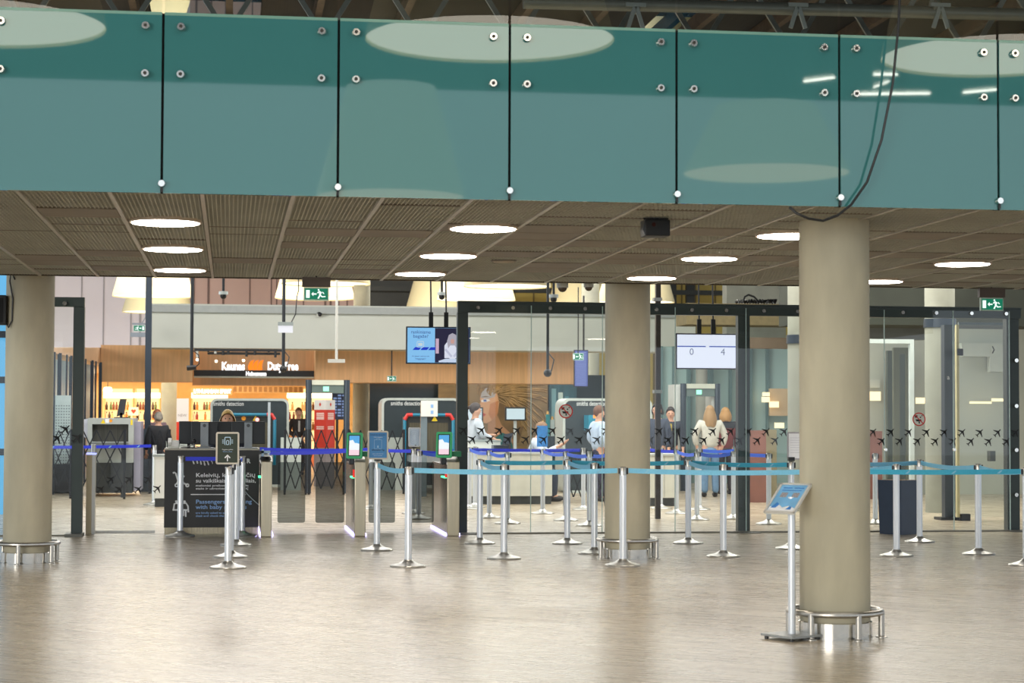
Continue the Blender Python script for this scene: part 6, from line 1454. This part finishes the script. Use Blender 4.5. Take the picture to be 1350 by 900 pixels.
AB = [((-.25, .06, 1.14), (-.2, -.1, .98)), ((.25, .06, 1.14), (.2, -.1, .98))]
person('woman in a loose white jumper and blue jeans seen from behind, long blonde hair', PP(936, 35.6), PI - .05, 1.68, top=(206, 204, 192), legs=(108, 142, 176), hair=(158, 124, 80), hl=.3, bulk=1.12, wide=1.1, arms=[((-.3, .0, 1.16), (-.24, -.04, .93)), ((.3, .0, 1.16), (.24, -.04, .93))])
p10 = person('woman in a black and dark red jacket seen from behind, short blonde hair', PP(956.5, 36.8), PI + .05, 1.65, top=(116, 38, 30), legs=(46, 40, 44), hair=(172, 128, 70), hl=.17, bulk=1.15, coat=True)
c = p10.location; k_ = 1.65 / 1.7
MBs = [(-.185, 1.37), (-.1, 1.41), (.1, 1.41), (.185, 1.37)]
vs = [Vector((0, 0, 1.21)), Vector((0, 0, 1.32)), Vector((0, 0, 1.44))]; es = [(0, 1), (1, 2)]; rd = [(.2, .152), (.2, .15), .085]
for s_ in (-1, 1): n_ = len(vs); vs += [Vector((s_ * .17, 0, 1.385)), Vector((s_ * .2, 0, 1.25))]; es += [(1, n_), (n_, n_ + 1)]; rd += [.1, .088]
yk = skin_mesh('black_yoke', [v * k_ for v in vs], es, [tuple(x * k_ for x in r) if isinstance(r, tuple) else r * k_ for r in rd], M('black yoke cloth', (40, 42, 46), .8), p10); 
person('officer with dark ponytail, white shirt and teal scarf behind the white counter', PP(626, cd + 1.5), PI / 2 + .25, 1.7, top=(196, 204, 214), legs=(44, 54, 72), hair=(52, 38, 32), tail=True, arms=[((-.24, -.05, 1.16), (-.14, -.3, 1.1)), ((.24, -.05, 1.14), (.1, -.34, 1.16))], tie=(20, 120, 116))
person('officer in a white shirt leaning over the white counter with an arm stretched out', PP(698, cd + 1.2), PI / 2 - .25, 1.78, top=(206, 214, 226), legs=(44, 54, 72), hair=(140, 104, 70), lean=.3, seated=True, arms=[((-.3, -.22, 1.18), (-.22, -.52, 1.34)), ((.28, -.24, 1.2), (.12, -.55, 1.36))])
person('officer in a pale blue shirt and dark trousers left of the middle pillar, red-brown hair', PP(789, 33.8), PI / 2 + .3, 1.66, top=(186, 204, 226), legs=(52, 50, 74), hair=(104, 66, 44), arms=AB)
person('man with dark curly hair in a dark jacket just right of the middle pillar', PP(867, 34.8), -PI / 2 + .9, 1.72, top=(58, 66, 82), legs=(40, 44, 52), hair=(40, 34, 30), coat=True, hl=.1, bulk=1.05)
person('man with glasses in a dark uniform jacket beside the metal detector leg, facing us', PP(884, 37.2), -.2, 1.66, top=(42, 48, 60), legs=(36, 40, 48), hair=(48, 40, 36), coat=True, tie=(180, 160, 60))
person('blonde woman behind the monitors on the black desk', PP(300, 26.1), .0, 1.54, top=(60, 66, 78), legs=(40, 44, 54), hair=(214, 178, 110), hl=.16, arms=[((-.24, -.05, 1.14), (-.12, -.24, 1.02)), ((.24, -.05, 1.14), (.12, -.24, 1.02))])
person('shop assistant in a black suit standing with clasped hands before the lit shelves', PP(393.5, 49.2), .1, 1.66, top=(44, 38, 38), legs=(38, 34, 36), hair=(120, 86, 60), coat=True, tie=(190, 190, 190), arms=[((-.26, .02, 1.14), (-.06, -.2, .96)), ((.26, .02, 1.14), (.06, -.2, .96))])
person('red haired traveller in a mauve scarf standing beside the slim pale column', PP(207, 40.5), PI - .3, 1.58, top=(128, 104, 112), legs=(60, 56, 62), hair=(150, 92, 62), hl=.08)
person('grey haired traveller in a black jacket seen from behind, left of the black desk', PP(209, 37.95), PI + .1, 1.52, top=(34, 36, 40), legs=(44, 44, 50), hair=(128, 122, 112), hl=.05, coat=True, bulk=1.15)

# swivel chair behind the counter
c = PP(696, cd + 1.2)
t = thing('swivel_chair', 'black swivel chair behind the white counter next to the leaning officer', 'chair', (c.x, c.y, 0))
MB().prism(rrect(.44, .52, .08), (c.x - .32, c.y + .06, .8), (-.25, -.95, 0), (-.2, .03, .95), .04).build('backrest', BLACK, t)
MB().prism(rrect(.46, .46, .08), (c.x + .02, c.y, .38), (1, 0, 0), (0, 1, 0), .07).build('seat', BLACK, t)
MB().cyl((c.x + .08, c.y, .06), (c.x + .08, c.y, .31), .03).build('gas_post', CHROME, t)
mb = MB()
for k in range(5): a = k * 2 * PI / 5; mb.bar((c.x + .08, c.y, .09), (c.x + .08 + .28 * math.cos(a), c.y + .28 * math.sin(a), .06), .04, .03)
mb.build('star_base', BLACK, t)
# ================================================================ LIGHT
w = bpy.data.worlds.new('world'); bpy.context.scene.world = w; w.use_nodes = True
bg = w.node_tree.nodes['Background']; bg.inputs['Color'].default_value = (.80, .90, 1.0, 1); bg.inputs['Strength'].default_value = 1.65
def area(name, loc, sx, sy, power, col=(1, 1, 1), rot=(0, 0, 0)):
    l = bpy.data.lights.new(name, 'AREA'); l.shape = 'RECTANGLE'; l.size = sx; l.size_y = sy; l.energy = power; l.color = col
    o = bpy.data.objects.new(name, l); C.objects.link(o); o.location = loc; o.rotation_euler = rot
    return o
area('security_hall_fill', (4.5, 33, 6.1), 18, 9, 1750, (1, .97, .92))  # added fill, hung out of sight to brighten the security hall
area('far_hall_fill', (3.5, 57, 8.6), 20, 9, 5000, (1, .96, .88))  # added unseen fill for the lamps and walls at the far end
area('front_hall_fill', (1.5, 5, 9.5), 18, 9, 450, (1, .94, .84))  # added fill at roof level, outside the frame
area('shop_fill', (-3.0, 54, 2.68), 9, 6, 700, (1, .82, .55))  # unseen lamp added under the shop ceiling for warm light
area('fascia_fill', (3.2, 39.5, 5.7), 13, 1.2, 200, (1, .95, .88), (math.radians(58), 0, 0))  # added lamp tilted at the grey bulkhead and oak fascia to brighten them
area('mural_fill', (6.9, 48.9, 2.75), 5, .6, 70, (1, .93, .82))  # added lamp hidden behind the oak fascia to brighten the mural
area('enclosure_fill', (10.5, 29, 4.6), 6, 4, 380, (1, .95, .84))  # added unseen fill over the glass room at right
sl = bpy.data.lights.new('low_daylight', 'SUN'); sl.energy = 1.3; sl.angle = math.radians(24); sl.color = (1, .94, .84)
so = bpy.data.objects.new('low_daylight', sl); C.objects.link(so); so.location = (-10, -10, 4)
so.rotation_euler = Vector((math.sin(math.radians(38)), math.cos(math.radians(38)), -math.tan(math.radians(5)))).to_track_quat('-Z', 'Y').to_euler()
sc = bpy.context.scene
sc.view_settings.view_transform = 'Standard'; sc.view_settings.look = 'None'
sc.view_settings.exposure = 0.0
cy = sc.cycles; cy.max_bounces = 7; cy.diffuse_bounces = 3; cy.glossy_bounces = 3; cy.transparent_max_bounces = 16; cy.transmission_bounces = 4
cy.caustics_reflective = False; cy.caustics_refractive = False; cy.sample_clamp_indirect = 6
